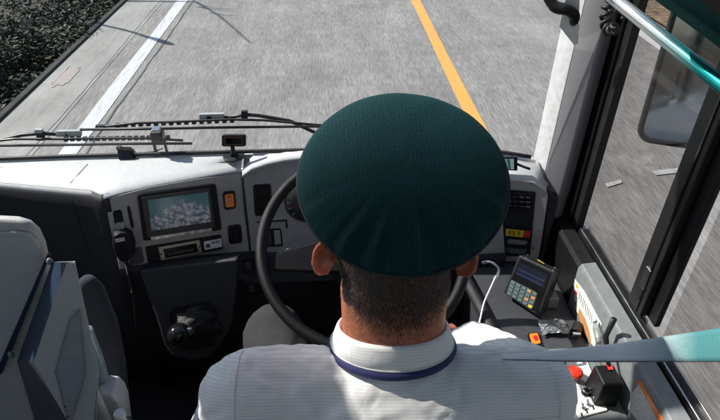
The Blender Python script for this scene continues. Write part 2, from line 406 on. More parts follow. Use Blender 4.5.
part(MB().box((-.4, -.54, 1.0), (2.3, .05, .45)), 'step_riser', floor_m)
# nose below the windscreen, following the curve of its base
def base_y(x):                       # y of the inside foot of the windscreen
    t_ = max(0, (x-.25)/.40); s_ = max(0, (-x-.9)/.6)
    return 1.478-.0*x-.115*t_*t_-.2*s_*s_
xs = [-1.5, -1.35, -1.2, -1.0, -.8, -.5, -.2, .1, .25, .35, .45, .52, .58, .63, .66]
sk = []
for x in xs: sk.append((x, base_y(x)))
nose = MB(); nv = []
for x, y in sk: nv += [(x, y+.035, 1.70), (x, y+.05, 1.2), (x, y+.05, .35), (x, y+.012, .35), (x, y+.012, 1.70)]
nf = []
for i in range(len(sk)-1):
    for k in range(5): a = i*5+k; c = i*5+(k+1) % 5; nf.append([a, c, c+5, a+5])
nose.add(nv, nf); part(nose, 'front_panel', M['whitebody'])
g = MB(); gv = []; H_ = [1.775, 2.0, 2.4, 2.8, 3.15]
for x, y in sk:
    for h in H_: gv.append((x, y-(h-1.775)*.06, h))
gf = []
for i in range(len(sk)-1):
    for k in range(4): a = i*5+k; gf.append([a, a+1, a+6, a+5])
g.add(gv, gf); o = g.build('windscreen', M['glass'], bus, smooth=True)
gk = MB().tube([(x, y+.004, 1.776) for x, y in sk if x < .59], .0065, 8)
part(gk, 'windscreen_gasket', M['black'], smooth=True)
# A pillar (right): inner edge coloured pale as if sunlit, grey body, black door seal
pl = MB(); ZB, ZT = 1.36, 3.1
def col_(pts, m, name, bev=.006, rake=-.03, mbs=None):
    a = [Vector((x, y, ZB)) for x, y in pts]; b2 = [Vector((x, y+rake, ZT)) for x, y in pts]
    o = MB().frustum(a, b2).build(name, m, bus); bevel(o, bev, 3); return o
col_([(.606, 1.455), (.625, 1.385), (.668, 1.345), (.702, 1.36), (.70, 1.47), (.65, 1.50)], M['pillar'], 'windscreen_pillar', .01)
col_([(.6035, 1.452), (.612, 1.412), (.6235, 1.388), (.615, 1.462)], mat('pillar_lit_grey', (.50, .50, .51), .5), 'pillar_lit_edge', .004)
# side wall
part(MB().box((.735, -4.05, .98), (.05, 11.0, 1.19)), 'side_panel', M['whitebody'], .004)
part(MB().box((-1.53, -4.4, 1.0), (.05, 11.3, 1.3)), 'side_panel', M['whitebody'], .004)
part(MB().box((-1.53, -4.4, 1.93), (.05, 11.2, .55)), 'side_panel', M['darkgrey'], .004)
for k in range(6): part(MB().box((-1.53, -.45-1.8*k, 2.65), (.05, .09, .9)), 'window_post', M['black'])
hl = mat('headliner', (.62, .61, .58), .8)
part(MB().prism([(-1.56, 0.55, 3.10), (-1.56, .55, 3.16), (.76, .55, 3.16), (.76, .55, 3.10)], (0, -10.24, 0)), 'roof', hl)
for x0, x1, ye, bw in [(-1.56, -1.0, .81, .28), (-.998, -.62, .87, .21), (-.34, .76, .81, .28)]:  # unseen front strips, stepped to steer sun onto cap, collar and belt
    part(MB().prism([(x0, .552, 3.10), (x0, .552, 3.16), (x1, .552, 3.16), (x1, .552, 3.10)], (0, ye-.552, 0)), 'sun_cut_strip', hl)
    mesh('shade_softener', [(x0, ye+.001, 3.13), (x1, ye+.001, 3.13), (x1, ye+bw, 3.13), (x0, ye+bw, 3.13)], [[0, 1, 2, 3]], sbd, bus)  # unseen graded sheet, added to soften the shadow edge on the cap
part(MB().box((-1.245, 1.12, 3.13), (.20, .58, .06)), 'shoulder_shade_block', M['pillar'], .01)  # unseen block, added to keep sun off the driver's left shoulder
part(MB().box((-.4, 1.37, 3.17), (2.3, .12, .06)), 'roof_beam', M['pillar'], .01)
part(MB().box((-.4, -9.6, 1.3), (2.3, .06, 1.7)), 'rear_wall', M['pillar'])
part(MB().box((.735, .8, 3.13), (.07, 1.1, .10)), 'roof_rail', M['black'])
part(MB().box((-1.53, .8, 3.13), (.07, 1.1, .10)), 'roof_rail', M['black'])
# rear side panes and posts, seen only in the door mirror
for k in range(5):
    part(MB().box((.74, -1.0-1.7*k, 2.33), (.05, .10, 1.5)), 'window_post', M['black'])
part(MB().box((.742, -5.1, 2.33), (.006, 8.9, 1.45)), 'window_pane', glass_mat('tinted_glass', (.5, .56, .58), .08))
# driver's side window: frame, panes, divider
wf = part(MB().box((.7195, 1.356, 2.31), (.023, .147, 1.46)), 'window_frame', M['black'], .004)
for yy, w, xx in [(1.415, .012, .7055), (1.37, .010, .7050), (1.318, .012, .7055)]:
    part(MB().box((xx, yy, 2.31), (.012, w, 1.44)), 'window_seal', M['gloss'], .003, wf)
part(MB().box((.728, .37, 1.583), (.030, 1.81, .040)), 'window_track', M['black'], .003, wf)
part(MB().box((.7155, .37, 1.606), (.004, 1.80, .010)), 'track_rail', M['steel'], .001, wf)
part(MB().box((.7385, .37, 1.606), (.003, 1.80, .010)), 'track_rail', M['steel'], .001, wf)
part(MB().box((.733, .37, 3.06), (.05, 1.81, .05)), 'window_frame', M['black'])
dv = part(MB().box((.7255, .937, 2.33), (.018, .062, 1.42)), 'window_divider', M['black'], .003)
part(MB().box((.742, .893, 2.33), (.014, .045, 1.42)), 'window_divider', M['dark'], .003)
part(MB().box((.7155, .925, 2.33), (.004, .006, 1.42)), 'divider_seal', M['gloss'], .001, dv)
wp = part(MB().box((.7275, 1.12, 2.31), (.004, .32, 1.43)), 'window_pane', M['sglass'])
part(MB().box((.745, .15, 2.31), (.004, 1.39, 1.43)), 'window_pane', M['sglass'])
part(MB().box((.7145, .932, 1.72), (.006, .02, .06)), 'window_latch', M['steel'], .002, dv)

# ------------------------------------------------------------------ DASHBOARD (left and centre)
dash = thing('dashboard', 'grey and black dashboard with screen, vents and switches below the windscreen', 'dashboard', (-.3, 1.4, .85))
# fascia plane
TL = Z(104, 199, 1.742); TR = Z(241, 172, 1.742); BL = Y(120, 271, 1.243)
FP = Plane(TL, TR, BL)
fas = FP.plate('fascia', [(104, 199.5), (118, 195.5), (150, 187), (200, 178.5), (241, 173), (243.5, 205), (250, 254), (196, 258.5), (150, 266), (120, 271.5)], .012, M['fascia'], dash, -.012, .003, 3)
# lip over the fascia and top pad: loft from windscreen foot to edge
def edge_y(x):
    if x < -.64: return 1.312+(-.64-x)*.21 if x > -.95 else 1.377+(-.95-x)*.05
    if x < -.27: return TL.y+(x-TL.x)/(TR.x-TL.x)*(TR.y-TL.y)
    return 1.432
pad = MB(); pv = []; px = [-1.45, -1.2, -.95, -.8, -.72, -.67, -.645, -.63, -.58, -.5, -.42, -.35, -.29, -.272]
prof = lambda x: [(base_y(x)+.012, 1.768), (base_y(x)-.03, 1.767), (edge_y(x)+.05, 1.762), (edge_y(x)+.022, 1.757), (edge_y(x)+.007, 1.750), (edge_y(x)+.0, 1.741), (edge_y(x)+.004, 1.730), (edge_y(x)+.03, 1.715)]
for x in px: pv += [(x, y, z) for y, z in prof(x)]
nP = 8; pf = [[i*nP+k, i*nP+k+1, (i+1)*nP+k+1, (i+1)*nP+k] for i in range(len(px)-1) for k in range(nP-1)]
pad.add(pv, pf); o = pad.build('top_pad', M['dash_top'], dash, smooth=True)
o.modifiers.new('s', 'SOLIDIFY').thickness = -.004
# seam on top pad left of the fascia and along the fascia
sm_ = MB(); sm_.tube([(-.715, base_y(-.7)-.03, 1.7676), (-.725, 1.40, 1.7640), (-.735, 1.36, 1.7585)], .0009, 5)
sm_.build('pad_seam', M['seam'], dash)
# dark left front
lf = MB(); lv = []
lx = [-1.45, -1.2, -.95, -.8, -.72, -.67, -.64, -.615]
for x in lx:
    e_ = edge_y(x)
    lv += [(x, e_+.010, 1.752), (x, e_-.004, 1.736), (x, e_-.010, 1.71), (x, e_-.016, 1.66), (x, e_-.03, 1.55), (x, e_-.06, 1.40), (x, e_-.04, 1.2), (x, e_+.05, .86)]
lf.add(lv, [[i*8+k, i*8+k+1, (i+1)*8+k+1, (i+1)*8+k] for i in range(len(lx)-1) for k in range(7)])
o = lf.build('left_body', M['dash_dark'], dash, smooth=True); o.modifiers.new('s', 'SOLIDIFY').thickness = .012
sb = MB(); sb.tube(smoothcurve([(-.726, edge_y(-.726)-.012, 1.728), (-.725, edge_y(-.725)-.0165, 1.66), (-.72, edge_y(-.72)-.029, 1.555), (-.735, edge_y(-.735)-.036, 1.52), (-.80, edge_y(-.8)-.04, 1.505), (-.95, edge_y(-.95)-.042, 1.50)], 6), .0011, 5)
sb.build('body_seam', M['seam'], dash)
# light seam line above fascia
sf = MB().tube([p+FP.n*.0005 for p in FP.quad([(105, 199), (118, 194.8), (150, 186.3), (200, 177.8), (241, 172.3)])], .0010, 5); sf.build('fascia_seam', M['seam'], dash)
FP.plate('fascia_joint', [(241.2, 172), (242.4, 172), (251.2, 254), (250, 254)], .0012, M['seam'], dash, 0.0, 0)
# screen unit
scr = FP.rplate('display_unit', [(137, 194), (215.5, 183.5), (221.5, 229), (143.5, 240)], .010, M['dark'], dash, 0, .04)
FP.rplate('display_bezel', [(141, 196), (209, 187), (215, 226), (147, 236)], .006, mat('bezel', (.035, .03, .032), .35), scr, .008, .04)
mt = bpy.data.materials.new('mountain_picture'); mt.use_nodes = True
n_, l_, b_ = N(mt)
sq = [FP.hit(*p)+FP.n*.0150 for p in [(147.5, 198.5), (207, 190.5), (210.5, 220), (151.5, 229)]]
scm = MB().add(sq, [[0, 1, 2, 3]]).build('display_screen', mt, scr, fix=False)
uv = scm.data.uv_layers.new(name='UVMap')
for lp in scm.data.loops: uv.data[lp.index].uv = [(0, 1), (1, 1), (1, 0), (0, 0)][lp.vertex_index]
tcn = n_.new('ShaderNodeTexCoord'); mpn = n_.new('ShaderNodeMapping'); mpn.inputs['Scale'].default_value = (1.7, 1, 1); l_.new(tcn.outputs['UV'], mpn.inputs[0])
nn = n_.new('ShaderNodeTexNoise'); nn.inputs['Scale'].default_value = 8; nn.inputs['Detail'].default_value = 8; nn.inputs['Roughness'].default_value = .65; nn.inputs['Distortion'].default_value = .6; l_.new(mpn.outputs[0], nn.inputs['Vector'])
r_ = n_.new('ShaderNodeValToRGB'); e = r_.color_ramp.elements; e[0].position = .45; e[0].color = (.03, .065, .11, 1); e[1].position = .66; e[1].color = (.31, .30, .31, 1); q = e.new(.5); q.color = (.13, .14, .17, 1)
l_.new(nn.outputs[0], r_.inputs[0])
# skyline: mountain below peak profile
sx = n_.new('ShaderNodeSeparateXYZ'); l_.new(tcn.outputs['UV'], sx.inputs[0])
def mth(op, a, b2=None, c=None):
    x = n_.new('ShaderNodeMath'); x.operation = op
    for i, k in enumerate([a, b2, c]):
        if k is None: continue
        if isinstance(k, (int, float)): x.inputs[i].default_value = k
        else: l_.new(k, x.inputs[i])
    return x.outputs[0]
d1 = mth('ABSOLUTE', mth('SUBTRACT', sx.outputs[0], .58)); n1 = n_.new('ShaderNodeTexNoise'); n1.inputs['Scale'].default_value = 9; n1.inputs['Detail'].default_value = 6; l_.new(mpn.outputs[0], n1.inputs['Vector'])
sky = mth('SUBTRACT', mth('ADD', .86, mth('MULTIPLY', mth('SUBTRACT', n1.outputs[0], .5), .5)), mth('MULTIPLY', d1, .85))
fac = mth('GREATER_THAN', sx.outputs[1], sky)
mx = n_.new('ShaderNodeMix'); mx.data_type = 'RGBA'; l_.new(fac, mx.inputs[0]); l_.new(r_.outputs[0], mx.inputs[6]); mx.inputs[7].default_value = (.03, .09, .11, 1)
b_.inputs['Base Color'].default_value = (.01, .01, .01, 1); b_.inputs['Roughness'].default_value = .15
l_.new(mx.outputs[2], b_.inputs['Emission Color']); b_.inputs['Emission Strength'].default_value = .26
bs = FP.plate('button_strip', [(150, 235.3), (211, 226.3), (212, 229.5), (151, 238.6)], .005, M['steel'], scr, .010, .001)
for k in range(6):
    u = 157+k*9.6; v = 235.8-k*1.42
    FP.plate('button', [(u-2.2, v-1.1), (u+2.2, v-1.75), (u+2.4, v+1.1), (u-2, v+1.75)], .002, M['chrome'], bs, .0155, .0005)
# radio slot row
ru = FP.rplate('radio_unit', [(145, 246.5), (221, 234), (223.5, 248.5), (148, 263)], .004, M['dark'], dash, 0, .05)
FP.plate('radio_bracket', [(158, 246.3), (199, 239), (202, 251.5), (161, 259.5)], .005, M['brass'], ru, .004, .001)
FP.plate('cassette_slot', [(163, 248), (196, 242), (198, 250.5), (165, 257)], .003, M['gloss'], ru, .0075, .001)
FP.plate('cassette_slot', [(167, 252), (193, 247), (193.8, 249), (168, 254)], .002, M['darkgrey'], ru, .0105, .0004)
for (u, v) in [(161, 253), (199.5, 245.5)]:
    c = FP.hit(u, v); MB().cyl(c+FP.n*.008, c+FP.n*.0115, .0022, 10).build('screw', M['dark'], ru)
FP.plate('card', [(203.5, 241), (221, 237.8), (222, 246), (204.5, 249.5)], .002, M['white'], ru, .004, .0005)
FP.plate('card_mark', [(205.5, 243.5), (209.5, 242.8), (210, 246.4), (206, 247.1)], .001, M['darkgrey'], ru, .0055, 0)
for (u0, u1, vv) in [(211.5, 213, 240.9), (213.8, 215, 240.4), (215.8, 217.2, 240.0), (218, 219, 239.6)]:
    FP.plate('card_letter', [(u0, vv), (u1, vv-.2), (u1+.25, vv+2.2), (u0+.25, vv+2.4)], .0008, M['darkgrey'], ru, .0055, 0)
# rocker switches
def rocker(px4, face, fm, par=dash, pl_=FP):
    b2 = pl_.rplate('rocker_switch', px4, .003, M['gloss'], par, 0, .22)
    cx = sum(p[0] for p in px4)/4; cy = sum(p[1] for p in px4)/4
    q = [(cx+(p[0]-cx)*face, cy+(p[1]-cy)*face) for p in px4]
    k = pl_.rplate('rocker', q, .004, fm, b2, .0025, .15)
    return b2
a = rocker([(222, 191.5), (235, 190), (236.5, 208.5), (224, 210.5)], .68, M['orange'])
c = FP.hit(229.2, 200.5)
FP.plate('rocker_mark', [(227.3, 199), (231, 198.6), (231.3, 202.6), (227.6, 203)], .0008, mat('pink_mark', (.75, .25, .2), .4), a, .0067, 0)
FP.plate('rocker_mark', [(227.8, 195.5), (229.6, 195.3), (229.7, 196.5), (227.9, 196.7)], .0008, M['dark'], a, .0067, 0)
rocker([(227, 225.5), (241, 223.5), (242.5, 242.5), (229, 244.5)], .6, M['dark'])
rocker([(112.5, 211), (121.5, 209), (124, 223), (115, 225)], .75, M['dark'])
sl = FP.rplate('cable_slot', [(126.5, 206), (129.8, 205.2), (134.5, 227.5), (131, 228.5)], .003, M['dark'], dash, 0, .3)
FP.rplate('socket_cover', [(136, 247.5), (141.5, 246.5), (144.5, 262), (128, 266)], .003, M['darkgrey'], dash, 0, .12)
# binnacle: face right of the fascia, hood above it
BTL = FP.hit(242.5, 173); BBL = FP.hit(251.5, 254)
BP = Plane(BBL, BBL+Vector((1, -.06, 0)), BTL)
face_px = [(242.8, 174.5), (252, 168.3), (268, 163), (285, 159.8), (305, 157.5), (335, 156), (375, 157), (420, 160), (470, 167), (500, 175), (505, 255), (400, 262), (300, 262), (251.5, 254)]
bn = BP.plate('instrument_panel', face_px, .01, M['fascia'], dash, -.010, .002)
# hood strip sweeping up to the windscreen foot
hp = [(242.8, 174), (252, 167.6), (268, 162.2), (285, 158.8), (305, 156.5), (335, 155), (375, 156), (420, 159), (470, 166), (500, 174)]
hv = []
for p in hp:
    a = BP.hit(*p); q = a+Vector((0, -.016, .001)); x = a.x
    by = max(base_y(min(x, .64))-.0, a.y+.03)
    hv += [a+Vector((0, 0, -.006)), q+Vector((0, 0, -.004)), q+Vector((0, .002, .004)), q+Vector((0, .014, .010)), a+Vector((0, .02, .009)), Vector((x, by+.012, 1.768))]
hf = [[i*6+k, i*6+k+1, (i+1)*6+k+1, (i+1)*6+k] for i in range(len(hp)-1) for k in range(5)]
o = MB().add(hv, hf).build('instrument_hood', M['dash_top'], dash, smooth=True); o.modifiers.new('s', 'SOLIDIFY').thickness = .003
# vents
def vent(px4, pl_, par):
    v_ = pl_.rplate('air_vent', px4, .004, M['dark'], par, .0, .12)
    tl, tr_, br, bl = px4
    for k in range(6):
        t_ = (k+.8)/6.6
        a = (tl[0]+(tr_[0]-tl[0])*t_, tl[1]+(tr_[1]-tl[1])*t_); b2 = (bl[0]+(br[0]-bl[0])*t_, bl[1]+(br[1]-bl[1])*t_)
        a = (a[0]+(b2[0]-a[0])*.08, a[1]+(b2[1]-a[1])*.08); b2 = (b2[0]-(b2[0]-a[0])*.08, b2[1]-(b2[1]-a[1])*.08)
        pl_.plate('slat', [a, (a[0]+.9, a[1]), (b2[0]+.9, b2[1]), b2], .003, M['gloss'], v_, .004, 0)
vent([(253, 184.5), (271, 183.5), (272, 214.5), (255, 216)], BP, dash)
# gauges behind the wheel rim
def gauge(u, v, r, name='gauge'):
    c = BP.hit(u, v)
    g_ = MB().cyl(c, c+BP.n*.006, r, 36).build(name, M['gloss'], dash); bevel(g_, .001)
    ring = MB().tube([c+BP.n*.006+(BP.e*cos(t_)+BP.g*sin(t_))*r*.93 for t_ in [2*pi*i/36 for i in range(36)]], .0015, 6, True); ring.build('gauge_ring', M['darkgrey'], g_, smooth=True)
    tk = MB()
    for i in range(13):
        t_ = R(225-270*i/12); d = BP.e*cos(t_)+BP.g*sin(t_); s_ = BP.e*-sin(t_)+BP.g*cos(t_); p = c+BP.n*.0065
        tk.prism([p+d*r*.72-s_*.0006, p+d*r*.86-s_*.0006, p+d*r*.86+s_*.0006, p+d*r*.72+s_*.0006], BP.n*.0004)
    tk.build('scale', M['white'], g_)
    t_ = R(200); d = BP.e*cos(t_)+BP.g*sin(t_); s_ = BP.e*-sin(t_)+BP.g*cos(t_); p = c+BP.n*.008
    MB().prism([p-s_*.0015, p+d*r*.7, p+s_*.0015], BP.n*.001).build('needle', M['red'], g_)
gauge(305, 202, .062); gauge(365, 200, .062); gauge(425, 202, .05)
BP.plate('trim_line', [(256.5, 221.5), (287, 219.5), (288, 228), (286, 228), (285.3, 221.2), (256.7, 223)], .0012, M['seam'], dash, 0, 0)
sw = BP.rplate('switch_bank', [(262, 229), (281, 228), (283, 246), (264, 247)], .003, M['dark'], dash, 0, .08)
BP.plate('switch_key', [(264, 230.5), (271, 230), (272, 244), (266, 244.5)], .003, M['darkgrey'], sw, .002, .001)
BP.plate('switch_key', [(274, 230), (280, 229.6), (281.5, 243.5), (275, 244)], .003, M['fascia'], sw, .002, .001)
# body under fascia and binnacle
lb_ = MB()
v0 = [FP.hit(120, 271.5), FP.hit(196, 258.5), FP.hit(251, 254.3), BP.hit(400, 262), BP.hit(505, 256)]
vv = []
for p in v0:
    vv += [p+Vector((0, .004, .01)), p+Vector((0, -.002, -.004)), Vector((p.x, min(p.y, 1.30), 1.42)), Vector((p.x, min(p.y, 1.31), 1.2)), Vector((p.x, 1.42, .86))]
lb_.add(vv, [[i*5+k, i*5+k+1, (i+1)*5+k+1, (i+1)*5+k] for i in range(4) for k in range(4)])
o = lb_.build('lower_body', M['dash_dark'], dash); o.modifiers.new('s', 'SOLIDIFY').thickness = .01
# centre stack with gear housing
CP = Plane(Y(148, 268, 1.235), Y(240, 262, 1.245), Y(190, 345, 1.155))
cs = CP.plate('gear_console', [(138, 270), (180, 265.5), (238, 258.5), (237, 285), (232, 325), (222, 345), (210, 357), (192, 362), (172, 356), (164, 345), (156, 318), (146, 292)], .05, M['console_grey'], dash, -.05, .008, 3)
CP.rplate('storage_lid', [(157, 280), (220, 271), (221, 290), (163, 298)], .0015, M['console_grey'], cs, 0, .1, .001)
bz = CP.rplate('gear_bezel', [(167, 307), (217, 300), (216, 346), (178, 352)], .004, M['dark'], cs, 0, .25)
CP.rplate('gear_recess', [(171, 309.5), (214, 303.5), (212.5, 343), (181, 348)], .003, M['seam'], cs, .0015, .22)
# lower small switches
LP = Plane(Y(244, 262, 1.315), Y(262, 261, 1.315), Y(244, 300, 1.285))
for px4 in [[(243, 259), (253, 258), (254, 272), (244, 273)], [(246, 280), (256, 279), (257, 293), (247, 294)], [(259, 279), (268, 278.5), (269, 292), (260, 293)]]:
    s_ = LP.rplate('switch', px4, .004, M['dark'], dash, 0, .15); cx = sum(p[0] for p in px4)/4; cy = sum(p[1] for p in px4)/4
    LP.rplate('switch_key', [(cx+(p[0]-cx)*.6, cy+(p[1]-cy)*.6) for p in px4], .004, M['darkgrey'], s_, .003, .15)
c = Y(141, 310, 1.26); MB().cyl(c, c+Vector((0, -.02, .006)), .011, 16).build('knob', M['dark'], dash, smooth=False)
MB().box(c+Vector((0, .012, -.02)), (.05, .02, .09)).build('knob_mount', M['dash_dark'], dash)

# gear lever
gl = thing('gear_lever', 'black ball-topped gear lever in crinkled leather boot on centre console', 'gear lever', CP.hit(196, 328))
c0 = CP.hit(199, 326); kn = CP.hit(186, 325)+CP.n*.072+Vector((-.002, 0, .012)); 
bt = MB(); rings = 12; seg = 40
for i in range(rings+1):
    t_ = i/rings; c = (c0+CP.n*.004).lerp(kn, t_*.72); rr = .050*(1-t_)**.8+.013
    for k in range(seg):
        a = 2*pi*k/seg; w = 1+.09*(1-t_)*sin(7*a+5*t_)+.05*sin(7*pi*t_+2*a)+.05*sin(13*a+2)
        bt.v.append(c+(CP.e*cos(a)*1.0+CP.g*sin(a)*1.05)*rr*w+CP.n*(.004*sin(9*a)*(1-t_)))
for i in range(rings):
    for k in range(seg): bt.f.append([i*seg+k, i*seg+(k+1) % seg, (i+1)*seg+(k+1) % seg, (i+1)*seg+k]); bt.mi.append(0)
bt.build('boot', mat('boot_leather', (.006, .006, .007), .55, bump=.5, bscale=600), gl, smooth=True)
MB().cyl(c0.lerp(kn, .6), kn, .009, 14).build('shaft', M['steel'], gl, smooth=True)
dn = (kn-c0).normalized()
rotk = dn.to_track_quat('Z', 'Y').to_matrix()
k_ = MB(); k_.ell(kn, (.032, .032, .034), rotk, 32, 20); k_.tube([kn-dn*.045, kn-dn*.018], [.013, .021], 24); k_.ell(kn-dn*.006+cr*.028+cu*.004, (.021, .017, .02), rotk, 24, 14)
k_.build('knob', M['gloss'], gl, smooth=True)
p = kn+cr*.028+cu*.016-cf*.006; b2 = MB().box(p, (.020, .008, .006)); bevel(b2.build('knob_button', M['steel'], gl), .002)

# handheld microphone
mic = thing('handheld_microphone', 'black handheld radio microphone hung at left end of dashboard panel', 'microphone', FP.hit(122, 243))
mc = [(112.5, 231), (119, 227.5), (127, 226.8), (133, 230), (136, 240), (135.5, 250), (131, 257), (126.5, 260.5), (121, 260), (115.5, 254), (112, 244)]
mb_ = MB().frustum(FP.quad(mc, .004), FP.quad([(124+(u-124)*.86, 243+(v-243)*.88) for u, v in mc], .030)); o = mb_.build('mic_body', M['dark'], mic); bevel(o, .005, 3)
for k in range(7):
    v = 240+k*2.2; w = [8.6, 8.8, 8.8, 8.4, 7.6, 6.4, 4.6][k]
    FP.plate('grille_bar', [(124.5-w, v+1.1), (124.5+w, v-.9), (124.5+w, v+.1), (124.5-w, v+2.1)], .0016, M['gloss'], mic, .0295, .0004)
FP.plate('mic_label', [(115.5, 235.3), (124.6, 233.4), (125, 236.6), (116, 238.6)], .0008, M['white'], mic, .0302, 0)
for u in (117, 119.2, 121.2, 123): FP.plate('label_letter', [(u, 236-(u-117)*.22), (u+1, 235.8-(u-117)*.22), (u+1.1, 237-(u-117)*.22), (u+.1, 237.2-(u-117)*.22)], .0005, M['darkgrey'], mic, .031, 0)
FP.rplate('hanger_clip', [(115.5, 222), (123, 220.5), (125, 229), (117.5, 230)], .008, M['steel'], mic, .003, .3)
cpts = []
a0 = FP.hit(126, 259)+FP.n*.018; a1 = Y(133, 292, 1.225); a2 = Y(136, 330, 1.18)
for i in range(240):
    t_ = i/239; p = a0.lerp(a1, t_) if t_ < .6 else a0.lerp(a1, t_)
    an = t_*26*2*pi*.8; p = p+Vector((cos(an)*.0042, sin(an)*.0042, 0)); cpts.append(p)
cpts += [a1.lerp(a2, k/6) for k in range(1, 7)]
MB().tube(cpts, .0016, 6).build('coiled_cable', M['black'], mic, smooth=True)

# ------------------------------------------------------------------ things standing on the dashboard top
ZD = 1.769
def onpad(u, v): return Z(u, v, ZD)
# display on stand
b0 = onpad(234, 157)
ds = thing('dash_indicator', 'small black amber-framed display on round foot standing on dashboard top', 'display', b0)
o = MB().cyl(b0+Vector((0, -.0, 0)), b0+Vector((0, 0, .006)), .032, 28).build('foot', M['black'], ds); bevel(o, .002)
MB().tube([b0+Vector((0, 0, .005)), b0+Vector((0, 0, .018)), b0+Vector((0, 0, .04))], [.013, .007, .006], 14).build('stem', M['black'], ds, smooth=True)
IP = Plane(b0+Vector((0, -.004, .05)), b0+Vector((1, -.004-.03, .05)), b0+Vector((0, .02, .15)))
hd = IP.rplate('head', [(222, 134.5), (246, 134.5), (246, 146.2), (222, 146.2)], .014, M['black'], ds, -.008, .12, .002)
am = mat('amber_frame', (.22, .07, .01), .4)
IP.plate('amber_frame', [(225.5, 136.6), (242.8, 136.6), (242.8, 144.4), (225.5, 144.4)], .0012, am, hd, .006, 0)
IP.plate('display_face', [(226.2, 137.3), (242.1, 137.3), (242.1, 143.7), (226.2, 143.7)], .0012, M['gloss'], hd, .0066, 0)
# small black sensor box
b0 = onpad(127, 157)
o = thing('sensor_box', 'small black wedge-shaped sensor box at the windscreen foot, left of centre', 'sensor', b0)
x = MB().frustum([b0+Vector((-.020, -.018, 0)), b0+Vector((.028, -.018, 0)), b0+Vector((.028, .02, 0)), b0+Vector((-.020, .02, 0))], [b0+Vector((-.022, -.004, .028)), b0+Vector((.014, -.004, .026)), b0+Vector((.014, .016, .026)), b0+Vector((-.022, .016, .028))])
bevel(x.build('housing', M['gloss'], o), .003)
bevel(MB().box(b0+Vector((-.016, .002, .030)), (.016, .012, .010)).build('tab', M['black'], o), .002)
MB().tube(smoothcurve([b0+Vector((.022, 0, .006)), b0+Vector((.05, .008, .008)), b0+Vector((.085, .01, .012)), b0+Vector((.105, .012, .02))], 5), .0022, 8).build('lead', M['black'], o, smooth=True)
# camera clamp bracket
b0 = onpad(162, 154.5)
o = thing('camera_bracket', 'two-legged black bracket holding a small silver-topped camera on dashboard', 'bracket', b0)
hb = b0+Vector((0, 0, .062))
MB().box(b0+Vector((-.016, 0, .025)), (.007, .008, .055)).box(b0+Vector((.016, 0, .025)), (.006, .008, .055)).build('leg', M['black'], o)
bevel(MB().box(hb+Vector((0, 0, 0)), (.036, .03, .030)).build('housing', M['gloss'], o), .004)
bevel(MB().box(hb+Vector((.001, 0, .020)), (.024, .026, .013)).build('cover', M['steel'], o), .003)
MB().cyl(hb+Vector((-.022, -.004, -.002)), hb+Vector((-.016, -.004, -.002)), .008, 12).build('knob', M['black'], o)
# tablet / phone at right end
b0 = Z(508, 170, 1.758)
o = thing('dash_monitor', 'small black monitor showing a street picture, at right of driver\'s cap', 'monitor', b0)
TP = Plane(b0, b0+Vector((1, -.35, 0)), b0+Vector((0, .012, .1)))
tb_ = TP.plate('monitor_body', [(496, 157), (517.5, 156.5), (517.5, 170.5), (496, 169.5)], .012, M['gloss'], o, -.008, .002)
TP.plate('monitor_screen', [(498, 158.6), (514, 158.3), (514, 168.8), (498, 168)], .001, mat('screen_picture', (.02, .02, .02), .15, nscale=90, emit=(.09, .16, .17, .8)), tb_, .004, 0)
TP.plate('screen_patch', [(502, 160), (505.5, 160), (505, 168.2), (500.5, 168)], .0006, mat('pale_patch', (.1, .1, .1), .2, emit=(.4, .45, .45, .8)), tb_, .005, 0)
TP.plate('screen_patch', [(507, 158.6), (510, 158.4), (511, 168.4), (508.5, 168.4)], .0006, mat('dark_patch', (.02, .02, .02), .2, emit=(.02, .05, .05, .6)), tb_, .005, 0)
MB().tube([TP.hit(515, 164)-TP.n*.006, Z(524, 167, 1.775), Z(530, 169, 1.77)], .004, 8).build('monitor_arm', M['black'], o, smooth=True)

# ------------------------------------------------------------------ WIPERS (outside the glass)
def wiper(lab, YY, blade, rail, clips, arm, teeth, frame):
    w = thing('windscreen_wiper', lab, 'wiper', Y(*blade[0], YY), 'wipers parked at the windscreen foot')
    MB().tube([Y(u, v, YY) for u, v in rail], .0042, 8).build('rubber_blade', M['black'], w, smooth=True)
    mb = MB(); mb.tube([Y(u, v, YY+.008) for u, v in blade], .0040, 8)
    (u0, v0), (u1, v1) = frame
    nT = teeth
    for k in range(nT):
        t_ = k/(nT-1); u = u0+(u1-u0)*t_; v = v0+(v1-v0)*t_
        mb.box(Y(u, v, YY+.012), (.012, .010, .011))
    o = mb.build('blade_frame', M['wiper'], w)
    for (ca, cb, m_) in clips:
        (a, b2), (c, d) = ca, cb
        p = [Y(a, b2, YY+.014), Y(c, b2-(c-a)*.02, YY+.014), Y(c, d, YY+.014), Y(a, d, YY+.014)]
        bevel(MB().prism(p, (0, .012, 0)).build('clip', m_, w), .0015)
    MB().tube([Y(u, v, YY+.022) for u, v in arm], [.006]*(len(arm)-1)+[.005], 8).build('wiper_arm', M['wiper'], w, smooth=True)
wiper('left windscreen wiper, lower of the two, reaching the photo\'s left edge', 1.525, [(-40, 146), (0, 140.5), (14, 139), (60, 139), (110, 138), (150, 138.5), (183, 140.5)],
      [(-40, 148), (0, 145.6), (60, 145.0), (130, 143.8), (192, 143.5)],
      [((34, 130), (42, 133.5), M['wipergrey']), ((36, 133), (44, 141), M['wiper']), ((56, 131.5), (81, 137), M['wipergrey']), ((65, 133), (69, 137.5), M['white'])],
      [(-60, 143), (0, 140), (22, 135), (40, 133.5), (58, 134.5)], 17, ((66, 139.2), (168, 137.4)))
